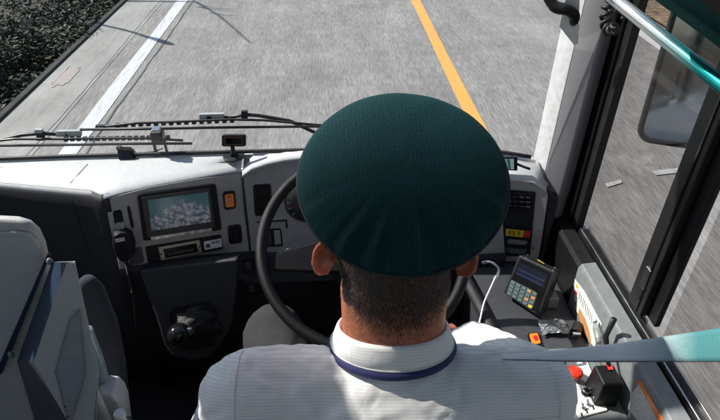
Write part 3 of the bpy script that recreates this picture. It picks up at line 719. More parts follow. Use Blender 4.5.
wiper('centre windscreen wiper with pale clip, running behind the driver\'s cap', 1.545, [(106, 126.5), (135, 123.2), (180, 121.6), (230, 119.5), (265, 120.3), (312, 124.5), (340, 127)],
      [(80, 129.6), (150, 128.9), (230, 127.4), (312, 126.5), (340, 127)],
      [((199, 114.5), (224, 119.6), M['wipergrey']), ((206, 116), (212, 120.5), M['wiper']), ((241, 111.5), (247.5, 121), M['wiper']), ((95, 128), (125, 126), M['wiper'])],
      [(222, 118.3), (246, 114.8), (258, 115.5), (290, 121), (320, 135), (380, 165)], 16, ((118, 125.2), (232, 120.6)))

# ------------------------------------------------------------------ STEERING WHEEL
wc = D(364, 246, 1.33)
sw_ = thing('steering_wheel', 'large black leather-rimmed steering wheel in front of the driver', 'steering wheel', wc)
wn = Vector((-.0, -cos(R(58)), sin(R(58)))); we = Vector((1, 0, 0)); wu = wn.cross(we)
RR = .243
rim = MB().tube([wc+(we*cos(a)+wu*sin(a))*RR for a in [2*pi*i/72 for i in range(72)]], .0138, 16, True)
rim.build('rim', M['wheel'], sw_, smooth=True)
hub = MB().frustum([wc-wn*.06+(we*cos(a)+wu*sin(a))*.10 for a in [2*pi*i/28 for i in range(28)]], [wc-wn*.01+(we*cos(a)+wu*sin(a))*.072 for a in [2*pi*i/28 for i in range(28)]])
bevel(hub.build('hub', M['dark'], sw_), .008, 3)
for a in (R(188), R(352), R(270)):
    d = we*cos(a)+wu*sin(a); s_ = -we*sin(a)+wu*cos(a)
    pa = [wc+d*.065+s_*w-wn*.025 for w in (-.045, .045)]; pb = [wc+d*(RR-.004)+s_*w-wn*.002 for w in (.017, -.017)]
    sp = MB().frustum([pa[0], pa[1], pb[0], pb[1]], [p-wn*.022 if i < 2 else p-wn*.010 for i, p in enumerate([pa[0], pa[1], pb[0], pb[1]])])
    bevel(sp.build('spoke', M['wheel'], sw_), .006, 3)
MB().tube([wc-wn*.05, wc-wn*.18, wc-wn*.42], [.06, .055, .06], 20).build('column', M['dark'], sw_, smooth=True)
st = MB().tube([wc-wn*.09+we*-.04, wc-wn*.085+we*-.13+wu*-.0, wc-wn*.08+we*-.19+wu*.0], [.009, .007, .010], 12); st.build('stalk', M['dark'], sw_, smooth=True)
MB().tube([wc-wn*.09+we*.04, wc-wn*.085+we*.13, wc-wn*.08+we*.19], [.009, .007, .010], 12).build('stalk', M['dark'], sw_, smooth=True)
# key bunch by the stalk
kb_ = D(290, 252, 1.43)
ky = thing('key_bunch', 'bunch of dark keys glinting left of the steering column', 'keys', kb_)
rnd = random.Random(9)
MB().tube([kb_+Vector((cos(a)*.012, 0, sin(a)*.012)) for a in [2*pi*i/16 for i in range(16)]], .0012, 6, True).build('key_ring', M['steel'], ky)
for k in range(6):
    a = rnd.uniform(-.9, .9); d = Vector((cos(a)*.9, -.3, sin(a)*.5-.3)).normalized(); s_ = d.cross(Vector((0, 1, .3))).normalized(); p = kb_+Vector((rnd.uniform(-.02, .005), 0, rnd.uniform(-.006, .006)))
    kk = MB().prism([p+s_*.008, p+d*.018+s_*.008, p+d*.02+s_*.003, p+d*.045+s_*.003, p+d*.045-s_*.003, p+d*.02-s_*.003, p+d*.018-s_*.008, p-s_*.008], Vector((0, .002, 0)))
    kk.build('key', M['steel'] if k % 2 else M['dark'], ky)

# ------------------------------------------------------------------ RIGHT CONSOLE
rc = thing('side_console', 'dark console shelf between driver and side window with grey ledge', 'console', (.55, 1.0, .85))
top = MB().prism([(.405, 1.33, 1.45), (.415, 1.12, 1.45), (.43, .95, 1.45), (.44, .3, 1.45), (.665, .3, 1.45), (.665, 1.33, 1.45)], (0, 0, -.58))
bevel(top.build('console_top', M['darkgrey'], rc), .012, 3)
er = MB().tube(smoothcurve([(.37, 1.34, 1.46), (.392, 1.18, 1.462), (.410, 1.05, 1.46), (.418, .9, 1.455), (.42, .4, 1.45)], 6), .017, 14)
er.build('edge_roll', M['dash_dark'], rc, smooth=True)
wl = MB().prism([(.662, -.3, 1.44), (.660, -.3, 1.585), (.668, -.3, 1.597), (.706, -.3, 1.601), (.706, -.3, 1.44)], (0, 1.43, 0)); bevel(wl.build('window_ledge', M['grey'], rc), .003)
MB().prism([(.6625, 1.131, 1.40), (.6605, 1.131, 1.584), (.6685, 1.131, 1.595), (.7035, 1.131, 1.599), (.7035, 1.131, 1.4)], (0, .29, 0)).build('ledge_shaded_end', M['dark'], rc)  # front run of the ledge, its shade put into a dark colour
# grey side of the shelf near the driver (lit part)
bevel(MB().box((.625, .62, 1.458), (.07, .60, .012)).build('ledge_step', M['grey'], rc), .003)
# right instrument column: silver framed radio stack
QP = Plane(Y(505, 262, 1.315), Y(545, 262, 1.275), Y(505, 190, 1.36))
qa = QP.plate('radio_column', [(488, 178), (505, 177.5), (532, 180.5), (545.5, 190), (548, 197), (540, 252), (537, 262), (488, 262)], .014, M['fascia'], rc, -.014, .004, 3)
QP.plate('column_side', [(548.5, 194), (558, 203), (553, 225), (543, 262), (538.5, 262), (541.5, 250)], .014, M['dash_dark'], rc, -.03, .003)
QP.rplate('radio_stack', [(500, 189), (536, 191.5), (530, 256), (496, 256)], .003, M['dark'], qa, 0, .04)
ctm = mat('column_top', (.30, .305, .32), .45, var=.03)
# pad from column top edge to windscreen foot
cta = [QP.hit(488, 178), QP.hit(505, 177.5), QP.hit(532, 180.5), QP.hit(546, 190.5)]
ctb = [Vector((p.x, max(base_y(min(p.x, .62))+.01, p.y+.05), 1.768)) for p in cta]; ctb[2].x = .60; ctb[3] = Vector((.64, 1.38, 1.70))
ctv = []
for a, b2 in zip(cta, ctb): ctv += [a+Vector((0, 0, -.012)), a+Vector((0, -.006, -.002)), a+Vector((0, .002, .006)), a.lerp(b2, .3)+Vector((0, 0, .008)), b2]
o = MB().add(ctv, [[i*5+k, i*5+k+1, (i+1)*5+k+1, (i+1)*5+k] for i in range(3) for k in range(4)]).build('column_pad', M['dash_top'], rc, smooth=True); o.modifiers.new('s', 'SOLIDIFY').thickness = .003
rs = QP.plate('radio_face', [(502, 192), (533, 194), (530.5, 208), (501, 207)], .003, M['gloss'], qa, .002, .001)
for r_i in range(3):
    for k in range(4):
        u = 507+k*6.3; v = 195+r_i*4.6+k*.4
        QP.plate('radio_key', [(u, v), (u+4.6, v+.3), (u+4.4, v+1.5), (u-.1, v+1.2)], .0015, M['darkgrey'], rs, .005, 0)
QP.plate('radio_face', [(500, 212), (530, 213.5), (527.5, 226), (499, 225)], .002, M['seam'], qa, .002, .001)
yl = QP.plate('yellow_label', [(506, 228.3), (524.2, 230), (522.8, 236.6), (505.5, 235)], .001, M['yellow'], qa, .003, 0)
for (u, v) in [(508.5, 231.2), (512.5, 231.7), (517.5, 232.2)]:      # small dark characters
    for seg_ in [((0, -1.2), (3, -1)), ((0, .4), (3, .6)), ((.3, 2), (3, 2.2))]:
        (a, b2), (c, d) = seg_
        QP.plate('label_stroke', [(u+a, v+b2), (u+c, v+d), (u+c, v+d+.55), (u+a, v+b2+.55)], .0004, M['seam'], yl, .0041, 0)
    QP.plate('label_stroke', [(u+1.2, v-1.5), (u+1.8, v-1.5), (u+1.7, v+2.6), (u+1.1, v+2.6)], .0004, M['seam'], yl, .0041, 0)
QP.plate('red_label', [(524.3, 230.2), (531, 230.8), (529.5, 237.2), (523, 236.6)], .001, M['redlbl'], qa, .003, 0)
QP.rplate('card_slot', [(508, 238.5), (528, 240.5), (526, 244.5), (507, 243)], .002, M['grey'], qa, .002, .2)
QP.plate('lower_display', [(500, 246.5), (526.5, 249), (525.5, 253.5), (499, 251.5)], .001, mat('blue_strip', (.06, .08, .11), .3), qa, .003, 0)
for (u, v) in [(533.5, 246), (533.2, 248.5)]:
    c = QP.hit(u, v); MB().cyl(c, c+QP.n*.002, .002, 10).build('screw', M['dark'], qa)
# filler behind the column down to the shelf
MB().box((.53, 1.40, 1.55), (.34, .10, .26)).build('column_body', M['dash_dark'], rc)

# sticker on the ledge wall
WP = Plane((.6605, 1.2, 1.45), (.6605, .2, 1.45), (.6595, 1.2, 1.6))
stk = thing('printed_sticker', 'white and orange printed sticker on the wall under the side window', 'sticker', WP.hit(585, 310))
WP.plate('sticker_sheet', [(575, 279), (584.5, 291), (602, 324), (595, 348), (588, 338), (574.5, 305)], .0008, M['white'], stk, .0003, 0)
WP.plate('orange_field', [(580.2, 308), (586, 319), (590.5, 333), (592, 345), (587.6, 337), (581.2, 322), (578.2, 314)], .0006, M['orangelbl'], stk, .0013, 0)
WP.plate('yellow_mark', [(576, 283), (578.6, 285.8), (579, 289), (576.5, 287)], .0005, M['yellow'], stk, .0013, 0)
WP.plate('red_mark', [(575.3, 289.5), (577.8, 292.5), (577.4, 295.5), (575, 293.5)], .0005, M['red'], stk, .0013, 0)
WP.plate('red_mark', [(574.9, 300), (576.6, 303), (576.9, 307), (575, 304)], .0005, M['redlbl'], stk, .0013, 0)
for k in range(9):
    u = 580.5+k*1.5; v = 292+k*2.8
    WP.plate('print_line', [(u, v), (u+.35, v+.6), (u-.85, v+7.6+(k % 3)), (u-1.1, v+6.8+(k % 3))], .0004, M['grey'], stk, .0013, 0)
stk2 = thing('warning_sticker', 'white speckled sticker with bright orange edge strip, at lower right below seat belt', 'sticker', WP.hit(645, 405))
WP.plate('sticker_sheet', [(639, 384), (668, 440), (652, 440), (628, 408), (633, 392)], .0008, mat('speckled_white', (.55, .55, .54), .5, var=.5, nscale=700), stk2, .0003, 0)
WP.plate('orange_strip', [(638, 381), (641.5, 381.5), (676, 440), (669.5, 440)], .0010, mat('strip_orange', (.8, .2, .03), .4), stk2, .0014, 0)

# fare terminal
a_bl = Z(503.5, 292.5, 1.475); a_br = Z(538.5, 317, 1.465); a_tl = Y(518, 253, a_bl.y+.045)
TPn = Plane(a_bl, a_br, a_tl)
ft = thing('fare_terminal', 'black fare terminal with dark screen and pale keypad on the side console', 'fare terminal', Z(525, 310, 1.45))
fp = [(503.5, 292.5), (538.5, 317), (555, 271.5), (519, 255)]
bd = TPn.plate('terminal_body', fp, .052, mat('terminal_case', (.02, .02, .023), .35, bump=.3, bscale=900), ft, -.052, .003)
TPn.plate('terminal_face', [(506.5, 291), (537.5, 312.5), (551.5, 272.5), (520.5, 258.3)], .0015, M['gloss'], bd, 0, .0005)
TPn.plate('terminal_screen', [(520, 262), (548, 275), (543.5, 288), (515.5, 274)], .001, M['lcddark'], bd, .0012, 0)
for k in range(2):
    TPn.plate('screen_band', [(519-k*2, 268+k*4), (545-k*2, 280.5+k*4), (544.5-k*2, 282+k*4), (518.5-k*2, 269.5+k*4)], .0004, mat('blue_band', (.02, .02, .05), .3, emit=(.03, .045, .14, .1)), bd, .0023, 0)
kp = TPn.rplate('keypad', [(511.5, 279.5), (538.5, 293), (532.5, 310), (506.5, 293.5)], .002, M['keypad'], bd, .0012, .1)
for i in range(5):
    for j in range(4):
        s_, t_ = (i+.5)/5, (j+.5)/4
        a = Vector((511.5, 279.5)).lerp(Vector((538.5, 293)), s_); b2 = Vector((506.5, 293.5)).lerp(Vector((532.5, 310)), s_); c = a.lerp(b2, t_)
        e1 = Vector((27, 13.5))/5*.34; e2 = Vector((-5.5, 15))/4*.34
        q = [c-e1-e2, c+e1-e2, c+e1+e2, c-e1+e2]
        m_ = M['key'] if i < 3 else (M['orangelbl'] if (i+j) % 2 else M['key'])
        if i == 4 and j == 3: m_ = M['yellow']
        TPn.plate('key', [tuple(x) for x in q], .0018, m_, kp, .003, .0004)
# yellow arrow on top & bracket
c = (TPn.hit(537, 263)-TPn.n*.02)+TPn.g*.004
o = MB().prism([c+TPn.e*-.010, c+TPn.n*.007, c+TPn.n*.0025, c+TPn.n*.0025+TPn.e*.012, c-TPn.n*.0025+TPn.e*.012, c-TPn.n*.0025, c-TPn.n*.007], TPn.g*.001).build('yellow_arrow', M['yellow'], bd)
for (u, v) in [(524, 256), (551, 269)]:
    c = TPn.hit(u, v)-TPn.n*.025+TPn.g*.002; MB().cyl(c, c+TPn.g*.002, .0022, 10).build('screw', M['steel'], bd)
bevel(MB().box(Z(548, 300, 1.47)+Vector((.0, .01, .0)), (.05, .05, .04)).build('terminal_mount', M['grey'], ft), .004)

# orange rocker switch on shelf
SP = Plane((.5, 1, 1.4515), (.6, 1, 1.4515), (.5, 1.1, 1.4515))
osw = thing('orange_switch', 'square orange push switch in black bezel on the side console', 'switch', Z(534, 341, 1.45))
SP.rplate('bezel', [(526.5, 334.5), (538, 333), (542.5, 347), (531, 349.5)], .006, M['gloss'], osw, 0, .2)
SP.rplate('lens', [(528.5, 336), (537, 335), (540.5, 345.5), (532, 347)], .004, mat('switch_orange', (.8, .22, .02), .35, emit=(.9, .25, .02, .02)), osw, .006, .15)
SP.rplate('mark', [(532, 338.5), (536.3, 338), (538, 342.5), (533.7, 343.2)], .0012, M['redlbl'], osw, .0105, .3)
# crumpled sheet added to stand in for light glints on the shelf
wr = MB(); rnd = random.Random(4); G = 12
cw = Z(553, 328, 1.457)
for i in range(G+1):
    for j in range(G+1):
        x, y = (i/G-.5), (j/G-.5)
        wr.v.append(cw+Vector((x*.075+rnd.uniform(-.003, .003), y*.05+rnd.uniform(-.003, .003), .004+rnd.uniform(0, .010)*(1-2*abs(x)))))
for i in range(G):
    for j in range(G):
        a = i*(G+1)+j; wr.f += [[a, a+1, a+G+2], [a, a+G+2, a+G+1]]; wr.mi += [0, 0]
tag(wr.build('glint_sheet', mat('glint_foil', (.22, .23, .25), .35, .3), fix=False), 'crumpled shiny sheet added for light glints on the console beyond the orange switch', 'glint sheet')
# short black plug knob with silver face
c = Z(575, 334, 1.465)
pk = thing('console_plug', 'stubby black plug with silver end beside the orange sticker', 'plug', c)
bevel(MB().cyl(c+Vector((.02, .03, 0)), c+Vector((.0, -.0, .004)), .014, 20).build('plug_body', M['black'], pk), .002)
bevel(MB().box(c+Vector((.0, -.006, .006)), (.022, .010, .010)).build('plug_face', M['steel'], pk), .002)
# clear bottle clipped on wall
a = X(595, 322, .645); b2 = X(600, 345, .635)
cb = thing('clear_vial', 'narrow clear vial leaning on the wall beside the orange sticker', 'vial', b2)
MB().tube([b2, b2.lerp(a, .06), b2.lerp(a, .75), b2.lerp(a, .85), a], [.006, .009, .009, .005, .005], 16).build('vial_glass', M['clear'], cb, smooth=True)
MB().tube([b2.lerp(a, .1), b2.lerp(a, .7)], .0066, 12).build('vial_content', mat('pale_content', (.5, .5, .46), .4), cb, smooth=True)
MB().tube([a, a+(a-b2).normalized()*.008], .006, 12).build('vial_cap', M['white'], cb, smooth=True)
# black lever box (parking valve) with red label
c = Z(607, 378, 1.53)
pb = thing('parking_valve', 'black box with thin upright lever and red label against the window ledge', 'brake lever', (c.x, c.y, 1.46))
bevel(MB().frustum([c+Vector((x, y, -.07)) for x, y in [(-.028, -.032), (.028, -.032), (.028, .035), (-.028, .035)]], [c+Vector((x, y, .012)) for x, y in [(-.022, -.028), (.026, -.028), (.026, .03), (-.022, .03)]]).build('valve_body', M['dark'], pb), .006, 3)
MB().tube([c+Vector((.01, .02, .01)), X(606, 336, c.x+.02), X(614, 319, c.x+.022)], [.005, .006, .007], 12).build('lever', M['black'], pb, smooth=True)
LBp = Plane(c+Vector((0, 0, .0145)), c+Vector((1, 0, .0145)), c+Vector((0, 1, .0145)))
LBp.plate('red_label', [(606, 364), (611.5, 364), (613.5, 369.5), (608.5, 370)], .0008, M['red'], pb, 0, 0)

# white switch plate with red button
EP = Plane((.5, 1, 1.466), (.6, 1, 1.466), (.5, 1.1, 1.466))
ep = thing('switch_plate', 'white switch plate with red mushroom button, knob and toggles by driver\'s arm', 'control panel', EP.hit(590, 395))
EP.plate('plate', [(566, 361), (587, 361), (607.5, 411), (579, 418.5), (566, 395)], .006, M['cream'], ep, -.002, .002)
MB().prism([(.50, .70, 1.4655), (.645, .70, 1.4655), (.645, .95, 1.4655), (.50, .95, 1.4655)], (0, 0, -.03)).build('plate_base', M['grey'], ep)
EPT = EP.n*.004
c = EP.hit(573, 378)+EPT
MB().tube([c, c+EP.n*.014], [.010, .010], 20).build('button_stem', M['dark'], ep, smooth=True)
MB().tube([c+EP.n*.012, c+EP.n*.014, c+EP.n*.021, c+EP.n*.025, c+EP.n*.026], [.012, .0185, .019, .014, .002], 32).build('red_button', M['red'], ep, smooth=True)
c = EP.hit(585.5, 394)+EPT
MB().tube([c, c+EP.n*.003, c+EP.n*.010, c+EP.n*.0115, c+EP.n*.0115], [.011, .010, .009, .007, .001], 24).build('rotary_knob', M['dark'], ep, smooth=True)
MB().tube([c+EP.n*.0105+Vector((cos(t_)*.0085, sin(t_)*.0085, 0)) for t_ in [2*pi*i/24 for i in range(24)]], .0009, 6, True).build('knob_ring', M['steel'], ep, smooth=True)
EP.rplate('knob_field', [(576, 380), (584, 381), (592, 397), (583, 399)], .0008, M['grey'], ep, .004, .3)
for (u, v) in [(588, 406), (594.5, 402.5), (583, 409.5)]:
    c = EP.hit(u, v)+EPT
    MB().cyl(c, c+EP.n*.003, .005, 14).build('toggle_nut', M['steel'], ep); MB().tube([c, c+Vector((-.004, .004, .014))], [.0018, .0028], 8).build('toggle_lever', M['chrome'], ep, smooth=True)
    EP.plate('toggle_slot', [(u-3, v+4.5), (u-1.6, v+4.2), (u-.2, v+8), (u-1.6, v+8.3)], .0006, M['dark'], ep, .004, 0)

# ------------------------------------------------------------------ white cable and dark hook behind the ear
ca = Z(487, 268, 1.60)
cab = thing('white_cable', 'thin white cable hanging from a chrome hook right of driver\'s head', 'cable', ca)
h0 = D(492, 270, 1.35)
MB().tube(smoothcurve([D(482, 263, 1.36), D(490, 262, 1.35), D(498, 268, 1.34), D(496, 277, 1.34), D(492, 279, 1.34)], 6), .0035, 10).build('chrome_hook', M['chrome'], cab, smooth=True)
MB().tube(smoothcurve([D(496, 276, 1.33), D(491, 287, 1.31), D(484, 303, 1.29), D(480, 320, 1.27), D(474, 340, 1.25), D(470, 370, 1.3)], 6), .0020, 8).build('lead', M['white'], cab, smooth=True)

# ------------------------------------------------------------------ upper right fittings
gr = thing('grab_rail', 'shiny tubular rail with painted-in teal reflection crossing the upper right corner', 'grab rail', D(668, 42, .9))
railm = mat('reflection_ramp_metal', (.02, .45, .42), .22, .85, var=0)
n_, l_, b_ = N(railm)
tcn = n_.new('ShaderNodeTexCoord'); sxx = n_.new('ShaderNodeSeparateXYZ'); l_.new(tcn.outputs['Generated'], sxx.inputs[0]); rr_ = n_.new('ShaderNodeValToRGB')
e = rr_.color_ramp.elements; e[0].position = .30; e[0].color = (.55, .57, .58, 1); e[1].position = .55; e[1].color = (.01, .28, .27, 1); l_.new(sxx.outputs[0], rr_.inputs[0]); l_.new(rr_.outputs[0], b_.inputs['Base Color'])  # silver-to-teal ramp paints the rail's reflection into its base colour
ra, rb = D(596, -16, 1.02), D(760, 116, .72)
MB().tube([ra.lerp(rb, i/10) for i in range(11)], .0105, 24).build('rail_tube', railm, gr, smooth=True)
pr = thing('partition_rail', 'dark green flat partition rail with bright edge at top right corner', 'rail', D(690, 20, .7))
p4 = [D(632, -16, .78), D(656, -20, .80), D(745, 46, .70), D(745, 68, .68)]
o = MB().prism(p4, Vector((0, .02, .015))).build('rail_bar', mat('deep_teal', (.001, .010, .010), .8, spec=.05), pr); bevel(o, .002)
MB().tube([D(663, -9, .79), D(745, 51, .695)], .0013, 8).build('rail_edge', mat('edge_teal', (.01, .35, .33), .3, .5), pr, smooth=True)
o = MB().prism([D(660, -20, .80), D(760, -20, .80), D(760, 56, .72), D(745, 46, .72)], Vector((0, .015, .01))).build('rail_panel', mat('matt_black', (.004, .004, .004), .9, spec=.1), pr)
# coiled cord by pillar top
cc = Y(611, 12, 1.27)
pts = []
for i in range(150):
    t_ = i/149; a = t_*11*2*pi; R1 = .038
    th = t_*1.85*pi; cen = cc+Vector((0, -cos(th)*R1*.9-.01, sin(th)*R1)); rad = Vector((0, -cos(th), sin(th)))
    pts.append(cen+rad*cos(a)*.010+Vector((1, 0, 0))*sin(a)*.010)
tag(MB().tube(pts, .0042, 8).build('coiled_cord', M['black'], smooth=True), 'black coiled cord bunched at the top of the window frame', 'cord')
# sun visor hinge / handle at top of pillar
vh = thing('pillar_handle', 'black curved handle on white plate at the top of the grey pillar', 'handle', Y(570, 20, 1.38))
VP = Plane(Y(560, 40, 1.372), Y(580, 40, 1.352), Y(560, 0, 1.372))
VP.plate('mount_plate', [(559, 26), (567, -8), (580, -8), (578, 44), (574, 45)], .004, M['cream'], vh, -.002, .001)
MB().tube(smoothcurve([VP.hit(546, -12)+VP.n*.02, VP.hit(556, 2)+VP.n*.03, VP.hit(569, 5)+VP.n*.034, VP.hit(576, 12)+VP.n*.03, VP.hit(573, 22)+VP.n*.02], 6), [.013]*6+[.014]*6+[.013]*6+[.012]*4+[.009, .008, .004], 16).build('handle_grip', M['dark'], vh, smooth=True)

# exterior mirror
mc_ = X(690, 86, 1.20)
em = thing('side_mirror', 'black framed rounded exterior mirror seen through the side window', 'mirror', mc_)
tocam = (CAM-mc_).normalized(); back = Vector((-.16, -1, -.06)).normalized(); mn = (tocam+back).normalized()
me_ = mn.cross(Vector((0, 0, 1))).normalized(); me_ = -me_ if me_.x < 0 else me_; mg = mn.cross(me_); mg = -mg if mg.z < 0 else mg
EMP = Plane(mc_, mc_+me_, mc_+mg)
def mpoly(sx_, sy_, r_, off, cx=0, cy=0): return [mc_+me_*(x+cx)+mg*(y+cy)+mn*off for x, y in rrect(sx_, sy_, r_, 6)]
W_, Hh = .235, .50
o = MB().frustum(mpoly(W_, Hh, .05, .0, 0, 0.04), mpoly(W_*.8, Hh*.9, .05, -.06, 0, 0.04)).build('mirror_shell', M['black'], em); bevel(o, .008, 3)
ring = MB().tube([p for p in mpoly(W_-.012, Hh-.012, .046, .002, 0, 0.04)], .0105, 10, True); ring.build('mirror_rim', M['black'], em, smooth=True)
MB().prism(mpoly(W_-.02, Hh-.02, .042, .0015, 0, 0.04), mn*.002).build('mirror_glass', M['mirror'], em)
MB().tube(smoothcurve([mc_+mg*.29-mn*.03, mc_+mg*.40-mn*.02, Vector((.95, 1.5, 2.9)), Vector((.76, 1.45, 2.8))], 5), .014, 12).build('mirror_arm', M['black'], em, smooth=True)

# ------------------------------------------------------------------ LEFT SEAT
ls = thing('folding_seat', 'grey moulded seat back with navy trim and document pocket, at lower left', 'seat', (-.45, .62, .85))
YS = .66
def ys(px, y=YS): return [Y(u, v, y) for u, v in px]
sh = [(-70, 214), (0, 214.5), (20, 215.5), (32, 219), (41, 227), (47, 240), (51, 258), (58, 285), (74, 330), (96, 380), (118, 430), (140, 490), (-90, 490)]
o = MB().frustum(ys(sh, YS), ys([(u-6, v+4) for u, v in sh], YS+.09)).build('shell', M['seat'], ls); bevel(o, .022, 5)
# raised inner panel edge on the shell
inn = [(-70, 236), (-8, 232), (14, 229), (30, 231), (39, 240), (46, 262), (0, 372), (-40, 470), (-90, 470)]
o = MB().prism(ys(inn, YS+.001), Vector((0, -.006, 0))).build('inner_panel', M['seat'], ls); bevel(o, .004, 3)
# navy piping line
o = MB().prism(ys([(48.5, 252), (51.5, 253.5), (3, 372), (-4, 372)], YS-.004), Vector((0, -.005, 0))).build('navy_piping', M['navy'], ls); bevel(o, .001)
# document box
yf, yb = .585, .648
fr_ = [(67, 262), (75, 263.5), (98.5, 372), (95, 425), (88, 470), (92, 480), (70, 425), (33.5, 362)]
bk_ = [(52, 262), (75, 261), (99, 372), (96, 425), (89, 475), (50, 475), (36, 425), (17, 362)]
A_ = [Y(*p, yf) for p in fr_]; B_ = [Y(*p, yb) for p in bk_]
o = MB().frustum(A_, B_).build('document_box', M['seat'], ls)
o.data.materials.append(M['navy']); o.data.materials.append(M['darkgrey'])
for p in o.data.polygons:
    vs = set(p.vertices)
    if vs == {7, 0, 8, 15} or vs == {0, 7, 15, 8}: p.material_index = 1
    if vs == {6, 7, 14, 15}: p.material_index = 2
bevel(o, .009, 4)
pk_ = [(70, 318), (80, 308), (84, 345), (86, 372), (78, 400), (70, 428), (62, 395), (55.5, 371)]
MB().prism(ys(pk_, yf-.0007), Vector((0, -.0012, 0))).build('document_pocket', glass_mat('pocket_film', (.95, .95, .97), .03, .3), ls)
MB().tube([p+Vector((0, -.002, 0)) for p in ys(pk_, yf)], .0007, 6, True).build('pocket_edge', M['grey'], ls)
for (u, v) in [(65, 406), (68, 416)]:
    c = Y(u, v, yf); MB().cyl(c, c+Vector((0, -.002, 0)), .0014, 8).build('rivet', M['dark'], ls)
for (u, v, r_) in [(53, 256, .006), (14.5, 349, .007)]:
    c = Y(u, v, YS-.008); MB().ell(c+Vector((0, -.012, 0)), (r_*.75, r_*.7, r_)).build('hinge_cap', M['grey'], ls, smooth=True)
# cushion and side bolster in front
cu_ = [(88, 270), (104, 285), (118, 320), (126, 360), (130, 400), (133, 470), (60, 470), (60, 300)]
o = MB().frustum([Y(u, v, .80) for u, v in cu_], [Y(u, v, .92) for u, v in cu_]).build('cushion', mat('seat_cloth', (.022, .024, .035), .9, bump=.6, bscale=500), ls); bevel(o, .02, 4)
MB().tube(smoothcurve([Y(86, 330, .74), Y(98, 362, .74), Y(104, 388, .74), Y(106, 420, .74)], 6), .012, 14).build('side_tube', mat('pale_blue_metal', (.30, .37, .40), .35, .3), ls, smooth=True)
c = Y(111, 410, .72)
o = bevel(MB().prism([Y(u, v, .70) for u, v in [(94, 398), (100, 395), (112, 396), (118, 402), (122, 412), (126, 440), (92, 440)]], Vector((0, .05, 0))).build('armrest_bracket', M['seat'], ls), .006, 3)
b0 = Y(122, 420, .66)
bt_ = thing('water_bottle', 'clear small bottle tip beside the seat at the bottom left', 'bottle', b0-Vector((0, 0, .1)))
MB().tube([b0-Vector((0, 0, .1)), b0-Vector((0, 0, .02)), b0+Vector((0, 0, .0)), b0+Vector((0, 0, .012))], [.022, .022, .010, .009], 18).build('bottle_body', M['clear'], bt_, smooth=True)
MB().cyl(b0+Vector((0, 0, .012)), b0+Vector((0, 0, .022)), .0105, 16).build('bottle_cap', M['white'], bt_)
MB().box((-.50, .74, 1.03), (.30, .22, .36)).build('seat_base', M['seam'], ls)

# driver's seat
dsn = thing('driver_seat', 'dark cloth driver seat hidden under the driver', 'driver seat', (.09, .45, .85))
sc_m = mat('driver_cloth', (.02, .02, .024), .9, bump=.5)
bevel(MB().box((.09, .52, 1.27), (.48, .48, .12)).build('seat_cushion', sc_m, dsn), .04, 4)
bevel(MB().frustum([(-.13, .28, 1.3), (.31, .28, 1.3), (.31, .16, 1.3), (-.13, .16, 1.3)], [(-.08, .22, 1.72), (.26, .22, 1.72), (.26, .12, 1.72), (-.08, .12, 1.72)]).build('backrest', sc_m, dsn), .03, 4)
MB().tube([(.09, .5, .85), (.09, .5, 1.22)], [.16, .10], 20).build('pedestal', M['dark'], dsn)

# ------------------------------------------------------------------ DRIVER
from mathutils.bvhtree import BVHTree
drv = thing('person', 'bus driver seen from behind in teal cap and white striped shirt, gripping the wheel', 'person', (.08, .45, 1.33))
HC = Vector((.080, .598, 2.133))
def remesh(o, vox, smooth_it=4):
    r = o.modifiers.new('r', 'REMESH'); r.mode = 'VOXEL'; r.voxel_size = vox; r.use_smooth_shade = True
    s = o.modifiers.new('s', 'SMOOTH'); s.iterations = smooth_it; s.factor = .5
wheelpt = lambda a: wc+(we*cos(a)+wu*sin(a))*RR
wrist_pts = {}
def add_hand(mb, ang, side, elbow):
    """five fingers closed round the rim at angle ang; side -1 left, 1 right"""
    c = wheelpt(ang); rad = (c-wc).normalized(); tan_ = wn.cross(rad)
    tow = (elbow-c).normalized()
    # cross-section frame around the rim: rad (outward), wn (towards driver)
    def around(s, th, r): return c+tan_*s+rad*cos(th)*r+wn*sin(th)*r
    k = 1 if tan_.dot(Vector((side, 0, 0))) > 0 else -1
    knuck = []
    for i, (off, ln) in enumerate([(.030, 1.0), (.010, 1.08), (-.010, 1.0), (-.029, .82)]):
        ths = [R(60), R(105), R(155), R(60+150*ln)]
        rr_ = [.030, .027, .025, .023]
        ch = [around(k*off, t_, q) for t_, q in zip(ths, rr_)]
        rs_ = [.0098, .0090, .0082, .0072]
        for j in range(3): mb.capsule(ch[j], ch[j+1], rs_[j], rs_[j+1], 12)
        knuck.append(ch[0])
    wr_ = c+rad*.062+wn*.030+tow*.035
    for kk in knuck:
        mb.capsule(kk, kk.lerp(wr_, .75)-rad*.004, .0105, .0135, 12)
    pc = sum(knuck, Vector())/4
    mb.ell(pc.lerp(wr_, .45)-wn*.004, (.036, .030, .017), Matrix((tan_, rad, wn)).transposed(), 20, 14)
    # thumb from the side of the palm
    tb0 = wr_.lerp(pc, .35)-tan_*k*-.026; ch = [tb0, around(k*.042, R(30), .034), around(k*.046, R(-25), .028), around(k*.040, R(-70), .025)]
    for j in range(3): mb.capsule(ch[j], ch[j+1], [.0145, .0115, .0098][j], [.0115, .0098, .0085][j], 12)
    mb.capsule(wr_, pc.lerp(wr_, .8), .024, .026, 16)
    return wr_
SHL, SHR = Vector((-.130, .530, 1.885)), Vector((.280, .530, 1.868))
ELL, ELR = Vector((-.240, .655, 1.61)), Vector((.262, .715, 1.748))
bd_ = MB()
bd_.ell(HC+Vector((0, 0, .012)), (.081, .098, .103), nu=32, nv=20)
bd_.ell(HC+Vector((0, .030, -.055)), (.064, .072, .080), nu=28, nv=18)
bd_.ell(HC+Vector((0, -.030, -.055)), (.073, .060, .085), nu=28, nv=18)
bd_.ell(HC+Vector((0, .060, -.100)), (.036, .034, .026))
